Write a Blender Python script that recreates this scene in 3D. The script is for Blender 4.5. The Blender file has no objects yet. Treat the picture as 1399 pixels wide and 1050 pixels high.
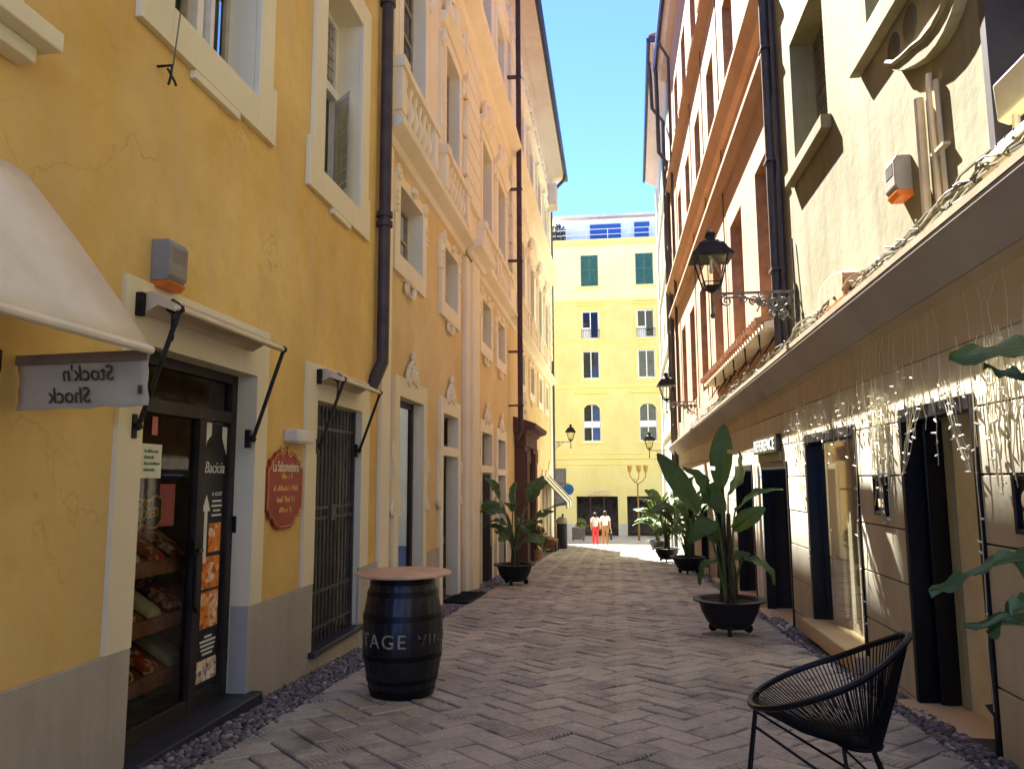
import bpy, bmesh, math, random
from mathutils import Vector, Matrix, noise as mnoise

rnd = random.Random(11)
S = bpy.context.scene
COL = S.collection
PI = math.pi
G = 0.047                      # fall of the street per metre


def gz(y):
    return -G * min(max(y, -30.0), 54.0)


# ------------------------------------------------------------------ materials
def lin(h):
    h = h.lstrip('#')
    o = []
    for i in (0, 2, 4):
        c = int(h[i:i + 2], 16) / 255.0
        o.append(c / 12.92 if c <= 0.04045 else ((c + 0.055) / 1.055) ** 2.4)
    return (o[0], o[1], o[2], 1.0)


class NT:
    def __init__(s, name):
        s.m = bpy.data.materials.new(name)
        s.m.use_nodes = True
        s.t = s.m.node_tree
        s.n = s.t.nodes
        s.b = s.n['Principled BSDF']
        s.out = s.n['Material Output']
        s.geo = s.n.new('ShaderNodeNewGeometry')

    def add(s, typ, **kw):
        n = s.n.new(typ)
        for k, v in kw.items():
            setattr(n, k, v)
        return n

    def link(s, a, b):
        s.t.links.new(a, b)

    def noise(s, scale, detail=5, stretch=None, rough=0.6):
        n = s.add('ShaderNodeTexNoise')
        n.inputs['Scale'].default_value = scale
        n.inputs['Detail'].default_value = detail
        n.inputs['Roughness'].default_value = rough
        if stretch:
            mp = s.add('ShaderNodeMapping')
            mp.inputs['Scale'].default_value = stretch
            s.link(s.geo.outputs['Position'], mp.inputs['Vector'])
            s.link(mp.outputs['Vector'], n.inputs['Vector'])
        else:
            s.link(s.geo.outputs['Position'], n.inputs['Vector'])
        return n.outputs['Fac']

    def ramp(s, fac, lo, hi):
        r = s.add('ShaderNodeMapRange')
        r.inputs['From Min'].default_value = lo
        r.inputs['From Max'].default_value = hi
        s.link(fac, r.inputs['Value'])
        return r.outputs['Result']

    def mix(s, fac, a, b, typ='MIX'):
        m = s.add('ShaderNodeMix', data_type='RGBA', blend_type=typ)
        if isinstance(fac, float):
            m.inputs[0].default_value = fac
        else:
            s.link(fac, m.inputs[0])
        for k, v in ((6, a), (7, b)):
            if isinstance(v, tuple):
                m.inputs[k].default_value = v
            else:
                s.link(v, m.inputs[k])
        return m.outputs[2]

    def bump(s, h, strength=0.3, dist=0.01, prev=None):
        b = s.add('ShaderNodeBump')
        b.inputs['Strength'].default_value = strength
        b.inputs['Distance'].default_value = dist
        s.link(h, b.inputs['Height'])
        if prev is not None:
            s.link(prev, b.inputs['Normal'])
        return b.outputs['Normal']


def mat(name, col, rough=0.8, metal=0.0, var=0.12, scale=6.0, bump=0.0, bscale=60.0, spec=0.3):
    """plain surface with a little tonal variation"""
    t = NT(name)
    c = lin(col)
    d = tuple(max(0, v * (1 - 2.2 * var)) for v in c[:3]) + (1,)
    l = tuple(min(1, v * (1 + var)) for v in c[:3]) + (1,)
    f = t.ramp(t.noise(scale, 6), 0.32, 0.68)
    t.link(t.mix(f, d, l), t.b.inputs['Base Color'])
    t.b.inputs['Roughness'].default_value = rough
    t.b.inputs['Metallic'].default_value = metal
    t.b.inputs['Specular IOR Level'].default_value = spec
    if bump:
        t.link(t.bump(t.noise(bscale, 4), bump, 0.01), t.b.inputs['Normal'])
    return t.m


def stucco(name, a, b, c, streak=0.25, bump=0.25, patch=0.55, crack=False):
    """weathered lime plaster: broad patches, vertical runs, trowel relief"""
    t = NT(name)
    f1 = t.ramp(t.noise(0.55, 8, rough=0.65), 0.36, 0.66)
    f2 = t.ramp(t.noise(1.6, 8, (2.2, 2.2, 0.28)), 0.42, 0.75)
    f3 = t.ramp(t.noise(5.5, 8, rough=0.7), 0.50, 0.78)
    k = t.mix(f1, lin(a), lin(b))
    m = t.add('ShaderNodeMath', operation='MULTIPLY')
    t.link(f2, m.inputs[0])
    m.inputs[1].default_value = streak * 2
    k = t.mix(m.outputs[0], k, lin(c))
    m2 = t.add('ShaderNodeMath', operation='MULTIPLY')
    t.link(f3, m2.inputs[0])
    m2.inputs[1].default_value = patch
    k = t.mix(m2.outputs[0], k, lin(b))
    # hairline cracks, only in some places
    vo = t.add('ShaderNodeTexVoronoi', feature='DISTANCE_TO_EDGE')
    vo.inputs['Scale'].default_value = 0.9
    wp = t.add('ShaderNodeVectorMath', operation='ADD')
    nz = t.add('ShaderNodeTexNoise')
    nz.inputs['Scale'].default_value = 2.4
    nz.inputs['Detail'].default_value = 6
    t.link(t.geo.outputs['Position'], nz.inputs['Vector'])
    t.link(t.geo.outputs['Position'], wp.inputs[0])
    t.link(nz.outputs['Color'], wp.inputs[1])
    t.link(wp.outputs[0], vo.inputs['Vector'])
    cr = t.ramp(vo.outputs['Distance'], 0.012, 0.0)
    cm = t.add('ShaderNodeMath', operation='MULTIPLY')
    t.link(cr, cm.inputs[0])
    t.link(t.ramp(t.noise(0.7, 3), 0.52, 0.66), cm.inputs[1])
    c2 = t.add('ShaderNodeMath', operation='MULTIPLY')
    t.link(cm.outputs[0], c2.inputs[0])
    c2.inputs[1].default_value = 0.35 if crack else 0.0
    if crack:
        dk = tuple(v * .45 for v in lin(b)[:3]) + (1,)
        k = t.mix(c2.outputs[0], k, dk)
    t.link(k, t.b.inputs['Base Color'])
    t.b.inputs['Roughness'].default_value = 0.92
    t.b.inputs['Specular IOR Level'].default_value = 0.15
    nb = t.bump(t.noise(7, 6), bump, 0.03)
    nb = t.bump(t.noise(70, 4), bump, 0.004, nb)
    t.link(nb, t.b.inputs['Normal'])
    return t.m


def glass(name, tint='#d8e0e0', trans=0.6, rough=0.03):
    """thin window pane: clear with a mirror share that grows at grazing angles"""
    t = NT(name)
    t.n.remove(t.b)
    tr = t.add('ShaderNodeBsdfTransparent')
    tr.inputs[0].default_value = lin(tint)
    gl = t.add('ShaderNodeBsdfGlossy')
    gl.inputs['Roughness'].default_value = rough
    fr = t.add('ShaderNodeFresnel')
    fr.inputs[0].default_value = 1.5
    mx = t.add('ShaderNodeMixShader')
    r = t.ramp(fr.outputs[0], 0.0, 1.0 / trans)
    t.link(r, mx.inputs[0])
    t.link(tr.outputs[0], mx.inputs[1])
    t.link(gl.outputs[0], mx.inputs[2])
    t.link(mx.outputs[0], t.out.inputs['Surface'])
    return t.m


def stripes(name, ca, cb, axis=1, period=0.3, duty=0.5, rough=0.85):
    t = NT(name)
    sep = t.add('ShaderNodeSeparateXYZ')
    t.link(t.geo.outputs['Position'], sep.inputs[0])
    m = t.add('ShaderNodeMath', operation='FRACT')
    d = t.add('ShaderNodeMath', operation='DIVIDE')
    t.link(sep.outputs[axis], d.inputs[0])
    d.inputs[1].default_value = period
    t.link(d.outputs[0], m.inputs[0])
    g = t.add('ShaderNodeMath', operation='GREATER_THAN')
    t.link(m.outputs[0], g.inputs[0])
    g.inputs[1].default_value = duty
    t.link(t.mix(g.outputs[0], lin(ca), lin(cb)), t.b.inputs['Base Color'])
    t.b.inputs['Roughness'].default_value = rough
    return t.m


def speckle(name, cols, scale=40, rough=0.7):
    """blotches of several colours (food pictures, goods)"""
    t = NT(name)
    v = t.add('ShaderNodeTexVoronoi')
    v.inputs['Scale'].default_value = scale
    t.link(t.geo.outputs['Position'], v.inputs['Vector'])
    s2 = t.add('ShaderNodeSeparateColor')
    t.link(v.outputs['Color'], s2.inputs[0])
    cr = t.add('ShaderNodeValToRGB')
    cr.color_ramp.interpolation = 'CONSTANT'
    e = cr.color_ramp.elements
    e[0].color = lin(cols[0])
    e[1].position = 1.0 / len(cols)
    e[1].color = lin(cols[1])
    for i, cc in enumerate(cols[2:], 2):
        q = e.new(i / len(cols))
        q.color = lin(cc)
    t.link(s2.outputs[0], cr.inputs[0])
    n = t.noise(scale * 1.5, 4)
    k = t.mix(t.ramp(n, 0.35, 0.7), cr.outputs[0], lin(cols[-1]))
    t.link(k, t.b.inputs['Base Color'])
    t.b.inputs['Roughness'].default_value = rough
    return t.m


def slab_material():
    t = NT('street_slabs')
    at = t.add('ShaderNodeAttribute', attribute_name='tint')
    gr = t.add('ShaderNodeAttribute', attribute_name='groove')
    uv = t.add('ShaderNodeUVMap')
    k = t.mix(at.outputs['Fac'], lin('#b5ab9c'), lin('#d6ccbc'))
    f = t.ramp(t.noise(0.8, 8, rough=0.7), 0.38, 0.64)
    k = t.mix(f, k, t.mix(0.6, k, lin('#8a8376')))
    f2 = t.ramp(t.noise(26, 5), 0.45, 0.8)
    mm = t.add('ShaderNodeMath', operation='MULTIPLY')
    t.link(f2, mm.inputs[0])
    mm.inputs[1].default_value = 0.45
    k = t.mix(mm.outputs[0], k, lin('#625c58'))
    # chisel grooves run across each slab, worn away on many of them
    w = t.add('ShaderNodeTexWave', wave_type='BANDS', bands_direction='X')
    w.inputs['Scale'].default_value = 9.5
    w.inputs['Distortion'].default_value = 2.2
    w.inputs['Detail'].default_value = 3
    w.inputs['Detail Scale'].default_value = 2.0
    t.link(uv.outputs[0], w.inputs['Vector'])
    wear = t.ramp(t.noise(3.2, 4), 0.38, 0.62)
    g2 = t.add('ShaderNodeMath', operation='MULTIPLY')
    t.link(gr.outputs['Fac'], g2.inputs[0])
    t.link(wear, g2.inputs[1])
    h = t.add('ShaderNodeMath', operation='MULTIPLY')
    t.link(w.outputs['Fac'], h.inputs[0])
    t.link(g2.outputs[0], h.inputs[1])
    groove_dark = t.add('ShaderNodeMath', operation='MULTIPLY')
    inv = t.add('ShaderNodeMath', operation='SUBTRACT')
    inv.inputs[0].default_value = 1.0
    t.link(w.outputs['Fac'], inv.inputs[1])
    t.link(inv.outputs[0], groove_dark.inputs[0])
    t.link(g2.outputs[0], groove_dark.inputs[1])
    d2 = t.add('ShaderNodeMath', operation='MULTIPLY')
    t.link(groove_dark.outputs[0], d2.inputs[0])
    d2.inputs[1].default_value = 0.8
    k = t.mix(d2.outputs[0], k, lin('#4a4852'))  # groove bottoms mixed towards a darker tone
    t.link(k, t.b.inputs['Base Color'])
    nb = t.bump(h.outputs[0], 0.8, 0.006)
    nb = t.bump(t.noise(14, 6), 0.4, 0.008, nb)
    nb = t.bump(t.noise(90, 3), 0.3, 0.002, nb)
    t.link(nb, t.b.inputs['Normal'])
    rr = t.ramp(t.noise(2.0, 5), 0.2, 0.9)
    r = t.add('ShaderNodeMapRange')
    r.inputs['To Min'].default_value = 0.5
    r.inputs['To Max'].default_value = 0.78
    t.link(rr, r.inputs['Value'])
    t.link(r.outputs['Result'], t.b.inputs['Roughness'])
    t.b.inputs['Specular IOR Level'].default_value = 0.35
    return t.m


def pebble_material():
    t = NT('pebble_stone')
    at = t.add('ShaderNodeAttribute', attribute_name='tint')
    cr = t.add('ShaderNodeValToRGB')
    e = cr.color_ramp.elements
    e[0].color = lin('#3d383e')
    e[1].color = lin('#b5aaa0')
    for p, c in ((0.35, '#5b5459'), (0.6, '#766c6b'), (0.85, '#8e8480')):
        q = e.new(p)
        q.color = lin(c)
    t.link(at.outputs['Fac'], cr.inputs[0])
    t.link(cr.outputs[0], t.b.inputs['Base Color'])
    t.b.inputs['Roughness'].default_value = 0.5
    return t.m


def leaf_material():
    t = NT('strelitzia_leaf')
    uv = t.add('ShaderNodeUVMap')
    w = t.add('ShaderNodeTexWave', wave_type='BANDS', bands_direction='Y')
    w.inputs['Scale'].default_value = 16
    w.inputs['Distortion'].default_value = 0.6
    t.link(uv.outputs[0], w.inputs['Vector'])
    f = t.ramp(t.noise(2.3, 4), 0.3, 0.7)
    k = t.mix(f, lin('#2f4a24'), lin('#4c6a35'))
    bf = t.mix(t.geo.outputs['Backfacing'], k, lin('#6d8a6a'))
    m = t.add('ShaderNodeMath', operation='MULTIPLY')
    t.link(w.outputs['Fac'], m.inputs[0])
    m.inputs[1].default_value = 0.22
    bf = t.mix(m.outputs[0], bf, lin('#28401f'))
    sp = t.ramp(t.noise(7, 6, rough=0.7), 0.60, 0.72)
    ms = t.add('ShaderNodeMath', operation='MULTIPLY')
    t.link(sp, ms.inputs[0])
    ms.inputs[1].default_value = 0.7
    bf = t.mix(ms.outputs[0], bf, lin('#86803c'))
    t.link(bf, t.b.inputs['Base Color'])
    t.link(t.ramp(t.noise(4, 4), -0.6, 1.4), t.b.inputs['Roughness'])
    t.b.inputs['Specular IOR Level'].default_value = 0.5
    t.link(t.bump(w.outputs['Fac'], 0.25, 0.004), t.b.inputs['Normal'])
    tl = t.add('ShaderNodeBsdfTranslucent')
    tl.inputs[0].default_value = lin('#7f9a3a')
    mx = t.add('ShaderNodeMixShader')
    mx.inputs[0].default_value = 0.18
    t.link(t.b.outputs[0], mx.inputs[1])
    t.link(tl.outputs[0], mx.inputs[2])
    t.link(mx.outputs[0], t.out.inputs['Surface'])
    return t.m


def emit(name, col, strength):
    t = NT(name)
    t.b.inputs['Base Color'].default_value = lin(col)
    t.b.inputs['Emission Color'].default_value = lin(col)
    t.b.inputs['Emission Strength'].default_value = strength
    return t.m


K = dict(
    ochre=stucco('ochre_plaster', '#eccb7e', '#d0a95c', '#d6bb88', 0.34, 0.26, 0.5, True),
    ochre2=stucco('amber_plaster', '#e3cb98', '#d1b278', '#dcc8a0', 0.26, 0.2, 0.45, True),
    peach=stucco('peach_plaster', '#f1e7cf', '#e7d8bb', '#f0e8d8', 0.2, 0.14, 0.3),
    cream=stucco('cream_trim', '#ebe2c4', '#e2d6b2', '#d9cdaa', 0.16, 0.1, 0.25),
    pale=stucco('pale_stone_trim', '#f2e8cf', '#e8dbbc', '#dccfb4', 0.18, 0.12, 0.3),
    plinth=stucco('grey_plinth', '#bfb9ab', '#aaa293', '#999182', 0.3, 0.22, 0.5, True),
    cwall=stucco('cream_wall', '#9c9478', '#7d7556', '#6c654f', 0.42, 0.2, 0.75, True),
    orange=stucco('orange_wall', '#ba987a', '#ab8667', '#bfa38c', 0.25, 0.12, 0.5, True),
    gwall=stucco('grey_green_wall', '#c9cdb8', '#b9bda8', '#d6d5c2', 0.2, 0.1, 0.3),
    ywall=stucco('yellow_wall', '#dacb80', '#d0be70', '#decf98', 0.15, 0.08, 0.25),
    ytrim=stucco('yellow_trim', '#f0da84', '#e8ce74', '#e6d08a', 0.12, 0.06, 0.2),
    ytop=stucco('pale_yellow_wall', '#e2d4a0', '#dccc92', '#e2d8b0', 0.12, 0.06, 0.2),
    white=stucco('white_wall', '#e4e0d6', '#d9d2c6', '#cfc8bc', 0.14, 0.06, 0.2),
    stone=stucco('white_stone', '#cfc8b0', '#bdb49b', '#a89f87', 0.36, 0.16, 0.6, True),
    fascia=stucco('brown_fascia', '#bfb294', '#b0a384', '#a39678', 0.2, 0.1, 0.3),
    fasciad=stucco('dark_fascia', '#b4aea6', '#a59f98', '#99938b', 0.2, 0.1, 0.3),
    browny=stucco('brown_stone', '#654a44', '#59423d', '#4d3935', 0.25, 0.15, 0.4),
    marble=stucco('marble_step', '#ddc4a0', '#cfb48e', '#bfa680', 0.1, 0.05, 0.4),
    soffit=stucco('eave_soffit', '#d5c6bb', '#c6b6aa', '#b7a698', 0.2, 0.08, 0.3),
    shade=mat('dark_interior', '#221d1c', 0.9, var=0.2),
    black=mat('black_metal', '#17161a', 0.42, 0.3, var=0.25, scale=14, bump=0.06),
    blackp=mat('black_lacquer', '#121115', 0.3, var=0.2, scale=8),
    iron=mat('wrought_iron', '#2b2827', 0.55, 0.4, var=0.3, scale=18, bump=0.15),
    ironp=mat('weathered_sunlit_iron', '#7d786a', 0.6, 0.2, var=0.3, scale=18, bump=0.15),  # weathered iron, paled further to carry the sunlight on the bracket
    reveal_shade=mat('shaded_reveal', '#a98465', .85, var=.15),  # shade of the orange house's window recesses, put into the colour
    gutter=mat('blue_grey_gutter', '#3c4a63', 0.5, 0.3, var=0.15),
    pipe=mat('brown_drainpipe', '#4b4140', 0.5, 0.25, var=0.18, scale=4),
    piper=mat('rust_drainpipe', '#4a3538', 0.55, 0.2, var=0.2, scale=4),
    pipeg=mat('grey_drainpipe', '#504a4a', 0.5, 0.25, var=0.15, scale=4),
    frame=mat('dark_door_frame', '#37302e', 0.5, 0.2, var=0.15),
    grey=mat('grey_panel', '#6c655e', 0.7, var=0.12),
    wood=mat('window_wood', '#b9ad98', 0.65, var=0.12),
    woodw=mat('white_window_frame', '#e6e4de', 0.5, var=0.05),
    brown=mat('brown_shutter', '#3d2a20', 0.65, var=0.2, scale=9),
    green=mat('green_shutter', '#3e6a5c', 0.6, var=0.15),
    blue=mat('blue_awning', '#2d5790', 0.7, var=0.1),
    curtain=mat('pale_curtain', '#c4bfa6', 0.9, var=0.12, scale=3),
    dimc=mat('dim_curtain', '#7c7a6c', 0.9, var=0.15, scale=3),
    canvas=mat('white_canvas', '#ece0cb', 0.9, var=0.06, scale=2.5, bump=0.15, bscale=14),
    canvasd=mat('awning_roll', '#cbb999', 0.85, var=0.1, scale=3),
    banner=mat('banner_cloth', '#c6b79c', 0.9, var=0.06, scale=2.0, bump=0.3, bscale=5),
    ink=mat('faded_ink', '#574936', 0.9, var=0.15, scale=20),
    step=mat('slate_step', '#35363e', 0.4, var=0.2, scale=8, bump=0.1),
    grille=mat('painted_grille', '#4a4340', 0.55, 0.2, var=0.2, scale=10),
    barrel=mat('black_barrel_paint', '#141318', 0.38, var=0.35, scale=7, bump=0.25, bscale=22, spec=0.5),
    barrelw=mat('worn_white_paint', '#b3a58e', 0.8, var=0.3, scale=30),
    ply=mat('plywood_top', '#d9ae88', 0.5, var=0.12, scale=5),
    pot=mat('dark_pot', '#1f1d21', 0.5, var=0.25, scale=6, bump=0.12),
    soil=mat('potting_soil', '#3a2e25', 1.0, var=0.4, scale=30, bump=0.8, bscale=40),
    stem=mat('leaf_stalk', '#5a6b34', 0.5, var=0.2, scale=5),
    trunk=mat('fibrous_trunk', '#4a3a2a', 0.85, var=0.3, scale=12, bump=0.5, bscale=30),
    red=mat('red_sign', '#9c2f22', 0.5, var=0.14, scale=3),
    gold=mat('gilt_paint', '#d9a552', 0.5, var=0.15, scale=10),
    cream2=mat('cream_paint', '#e9d9ae', 0.6, var=0.05),
    plas=mat('grey_plastic', '#8d877c', 0.5, var=0.08),
    plasw=mat('white_plastic', '#d8d2c4', 0.45, var=0.05),
    plaso=mat('orange_plastic', '#d8702a', 0.35, var=0.1),
    terra=mat('terracotta', '#b58763', 0.85, var=0.2, scale=10, bump=0.3),
    tile=mat('roof_tile', '#9a6a4e', 0.9, var=0.25, scale=5, bump=0.3),
    paper=mat('white_paper', '#e2e2da', 0.8, var=0.03),
    greenink=mat('green_ink', '#4e8a6a', 0.8, var=0.05),
    pink=mat('pink_card', '#c9737a', 0.7, var=0.08),
    bulb=mat('led_bulb', '#f2efe2', 0.25, var=0.03, spec=0.6),
    wire=mat('clear_wire', '#cfc7a8', 0.4, var=0.05),
    wiref=mat('grey_cable', '#6f6956', 0.6, var=0.2),
    lampgl=glass('lantern_glass', '#f2efe4', 0.5),
    pane=glass('window_glass', '#b9c2bd', 0.9),
    shopgl=glass('shop_glass', '#eceee8', 0.6),
    lace=mat('warm_backdrop', '#e6dcbc', 0.8, var=0.12, scale=1.2),
    backg=mat('grey_green_panel', '#a5a283', 0.8, var=0.1, scale=2),
    rackw=mat('rack_wood', '#8a5f4a', 0.7, var=0.2, scale=8),
    crate=mat('crate_wood', '#8f6a4a', 0.75, var=0.2, scale=10),
    food=speckle('food_picture', ['#f08a34', '#d0542a', '#f2c890', '#f8f0e0', '#9a3a1c', '#e88a30'], 20),
    food2=speckle('plate_picture', ['#f0e8d4', '#e5c46e', '#d24a2a', '#70401c', '#f6f0e0'], 22),
    goods=speckle('packed_goods', ['#c9bda6', '#8a5a34', '#d8c9a8', '#5a3a26', '#a83a2a'], 26),
    slate=mat('poster_black', '#242322', 0.35, var=0.1),
    awnst=stripes('striped_canvas', '#e8e0c8', '#4a4436', 1, 1.9, 0.6),
    skin=mat('skin', '#c08a6c', 0.6, var=0.05),
    hair=mat('dark_hair', '#2b201b', 0.6, var=0.2),
    tee=mat('white_tee', '#e8dfdc', 0.9, var=0.04),
    coral=mat('coral_trousers', '#c9484a', 0.9, var=0.06),
    khaki=mat('khaki_trousers', '#a07f55', 0.9, var=0.06),
    rubber=mat('rubber_wheel', '#161517', 0.8, var=0.2),
    bush=speckle('flower_bush', ['#3d5a2c', '#5d7a36', '#c9b23a', '#2f4523'], 14),
    leaf=leaf_material(), slabs=slab_material(), pebble=pebble_material(),
)
K['mortar'] = mat('street_mortar', '#4b4546', 0.95, var=0.2, scale=20, bump=0.4, bscale=80)

# ------------------------------------------------------------------ mesh tools
ORG = {}


class MB:
    def __init__(s):
        s.v, s.f, s.a = [], [], []

    def add(s, vs, fs, a=None):
        o = len(s.v)
        s.v += [Vector(p) for p in vs]
        s.f += [tuple(i + o for i in f) for f in fs]
        if a is not None:
            s.a += [a] * len(fs)
        return s

    def poly(s, *p):
        return s.add(p, [tuple(range(len(p)))])

    def hexa(s, c, a=None):
        return s.add(c, [(0, 3, 2, 1), (4, 5, 6, 7), (0, 1, 5, 4), (1, 2, 6, 5), (2, 3, 7, 6), (3, 0, 4, 7)], a)

    def box(s, x0, x1, y0, y1, z0, z1):
        return s.hexa([(x0, y0, z0), (x1, y0, z0), (x1, y1, z0), (x0, y1, z0),
                       (x0, y0, z1), (x1, y0, z1), (x1, y1, z1), (x0, y1, z1)])

    def fbox(s, P, u0, u1, z0, z1, d0, d1):
        return s.hexa([P(u0, z0, d0), P(u1, z0, d0), P(u1, z0, d1), P(u0, z0, d1),
                       P(u0, z1, d0), P(u1, z1, d0), P(u1, z1, d1), P(u0, z1, d1)])

    def fprism(s, P, poly, d0, d1):
        n = len(poly)
        vs = [P(u, z, d0) for u, z in poly] + [P(u, z, d1) for u, z in poly]
        fs = [tuple(range(n)), tuple(range(2 * n - 1, n - 1, -1))]
        fs += [(i, (i + 1) % n, n + (i + 1) % n, n + i) for i in range(n)]
        return s.add(vs, fs)

    def fprof(s, P, prof, u0, u1, slope=0.0):
        """closed (d,z) profile swept along the facade"""
        n = len(prof)
        vs = [P(u0, z, d) for d, z in prof] + [P(u1, z + slope * (u1 - u0), d) for d, z in prof]
        fs = [tuple(range(n)), tuple(range(2 * n - 1, n - 1, -1))]
        fs += [(i, (i + 1) % n, n + (i + 1) % n, n + i) for i in range(n)]
        return s.add(vs, fs)

    def tube(s, pts, r, n=8, closed=False, caps=True):
        pts = [Vector(p) for p in pts]
        m = len(pts)
        rs = r if isinstance(r, (list, tuple)) else [r] * m
        rings = []
        prev = None
        for i, p in enumerate(pts):
            if closed:
                t = pts[(i + 1) % m] - pts[i - 1]
            else:
                t = pts[min(i + 1, m - 1)] - pts[max(i - 1, 0)]
            t = t.normalized() if t.length > 1e-9 else Vector((0, 0, 1))
            if prev is None:
                up = Vector((0, 0, 1)) if abs(t.z) < 0.9 else Vector((1, 0, 0))
                nrm = t.cross(up).normalized()
            else:
                nrm = prev - t * prev.dot(t)
                nrm = nrm.normalized() if nrm.length > 1e-6 else t.orthogonal().normalized()
            prev = nrm
            b = t.cross(nrm)
            rings.append([p + rs[i] * (math.cos(2 * PI * k / n) * nrm + math.sin(2 * PI * k / n) * b) for k in range(n)])
        vs = [q for ring in rings for q in ring]
        fs = []
        for i in range(m if closed else m - 1):
            j = (i + 1) % m
            fs += [(i * n + k, i * n + (k + 1) % n, j * n + (k + 1) % n, j * n + k) for k in range(n)]
        if caps and not closed:
            fs += [tuple(range(n - 1, -1, -1)), tuple((m - 1) * n + k for k in range(n))]
        return s.add(vs, fs)

    def lathe(s, prof, c, n=24, M=None):
        """(r,z) profile turned about a vertical axis through c"""
        c = Vector(c)
        vs = []
        for r, z in prof:
            for k in range(n):
                a = 2 * PI * k / n
                p = Vector((r * math.cos(a), r * math.sin(a), z))
                vs.append(c + (M @ p if M else p))
        fs = []
        for i in range(len(prof) - 1):
            fs += [(i * n + k, i * n + (k + 1) % n, (i + 1) * n + (k + 1) % n, (i + 1) * n + k) for k in range(n)]
        fs.append(tuple(range(n - 1, -1, -1)))
        fs.append(tuple((len(prof) - 1) * n + k for k in range(n)))
        return s.add(vs, fs)

    def ball(s, c, r, sub=2, sc=(1, 1, 1), jit=0.0):
        bm = bmesh.new()
        bmesh.ops.create_icosphere(bm, subdivisions=sub, radius=1.0)
        c = Vector(c)
        vs = []
        for v in bm.verts:
            q = v.co * (1 + (rnd.uniform(-jit, jit) if jit else 0))
            vs.append(c + Vector((q.x * r * sc[0], q.y * r * sc[1], q.z * r * sc[2])))
        fs = [tuple(v.index for v in f.verts) for f in bm.faces]
        bm.free()
        return s.add(vs, fs)

    def build(s, name, m, parent=None, smooth=False, bevel=0.0):
        o0 = ORG.get(parent, Vector()) if parent else Vector()
        me = bpy.data.meshes.new(name)
        me.from_pydata([p - o0 for p in s.v], [], s.f)
        if s.a and len(s.a) == len(s.f):
            at = me.attributes.new('tint', 'FLOAT', 'FACE')
            at.data.foreach_set('value', s.a)
        bm = bmesh.new()
        bm.from_mesh(me)
        bmesh.ops.recalc_face_normals(bm, faces=bm.faces)
        bm.to_mesh(me)
        bm.free()
        if smooth:
            me.polygons.foreach_set('use_smooth', [True] * len(me.polygons))
            try:
                me.set_sharp_from_angle(angle=math.radians(38))
            except Exception:
                pass
        me.materials.append(m)
        o = bpy.data.objects.new(name, me)
        COL.objects.link(o)
        if parent:
            o.parent = parent
            ORG[o] = o0
        if bevel:
            b = o.modifiers.new('edge', 'BEVEL')
            b.width = bevel
            b.segments = 2
            b.limit_method = 'ANGLE'
        return o


def thing(name, label, cat, loc=(0, 0, 0), group=None):
    o = bpy.data.objects.new(name, None)
    o.empty_display_size = 0.2
    COL.objects.link(o)
    o.location = loc
    ORG[o] = Vector(loc)
    o['label'] = label
    o['category'] = cat
    if group:
        o['group'] = group
    return o


def tag(o, label=None, cat=None, group=None, kind=None):
    for k, v in (('label', label), ('category', cat), ('group', group), ('kind', kind)):
        if v:
            o[k] = v
    return o


def text_mb(txt, size, fn, depth=0.004, shear=0.0, width=None, align='CENTER', spacing=1.0, bold=0.0):
    """letters as solid geometry, each point (x,y,h) placed by fn"""
    c = bpy.data.curves.new('t', 'FONT')
    c.body = txt
    c.size = size
    c.shear = shear
    c.align_x = align
    c.space_character = spacing
    c.extrude = depth
    c.offset = bold
    c.resolution_u = 3
    o = bpy.data.objects.new('t', c)
    COL.objects.link(o)
    bpy.context.view_layer.update()
    me = bpy.data.meshes.new_from_object(o.evaluated_get(bpy.context.evaluated_depsgraph_get()))
    bpy.data.objects.remove(o)
    xs = [v.co.x for v in me.vertices] or [0, 1]
    k = 1.0
    if width:
        k = width / max(1e-6, max(xs) - min(xs))
    cx = (max(xs) + min(xs)) / 2 if align == 'CENTER' else 0
    mb = MB()
    mb.add([fn((v.co.x - cx) * k, v.co.y, v.co.z) for v in me.vertices], [tuple(p.vertices) for p in me.polygons])
    bpy.data.meshes.remove(me)
    return mb


# ------------------------------------------------------------------ facades
LX, RX = -2.8, 2.3


def PL(u, z, d):                       # left side of the street, d towards the street
    return Vector((LX + d, u, z))


def PR(u, z, d):
    return Vector((RX - d, u, z))


def PF(u, z, d):                       # far side of the little square
    return Vector((u, 54.0 - d, z))


GA, GB = Vector((2.28, 27.5, 0)), Vector((2.62, 39.6, 0))


def PG(u, z, d):                       # pale house at the end on the right, turned a little
    t = (GB - GA).normalized()
    n = Vector((-t.y, t.x, 0))
    p = GA + t * (u - 27.5) + n * d
    return Vector((p.x, p.y, z))


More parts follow.
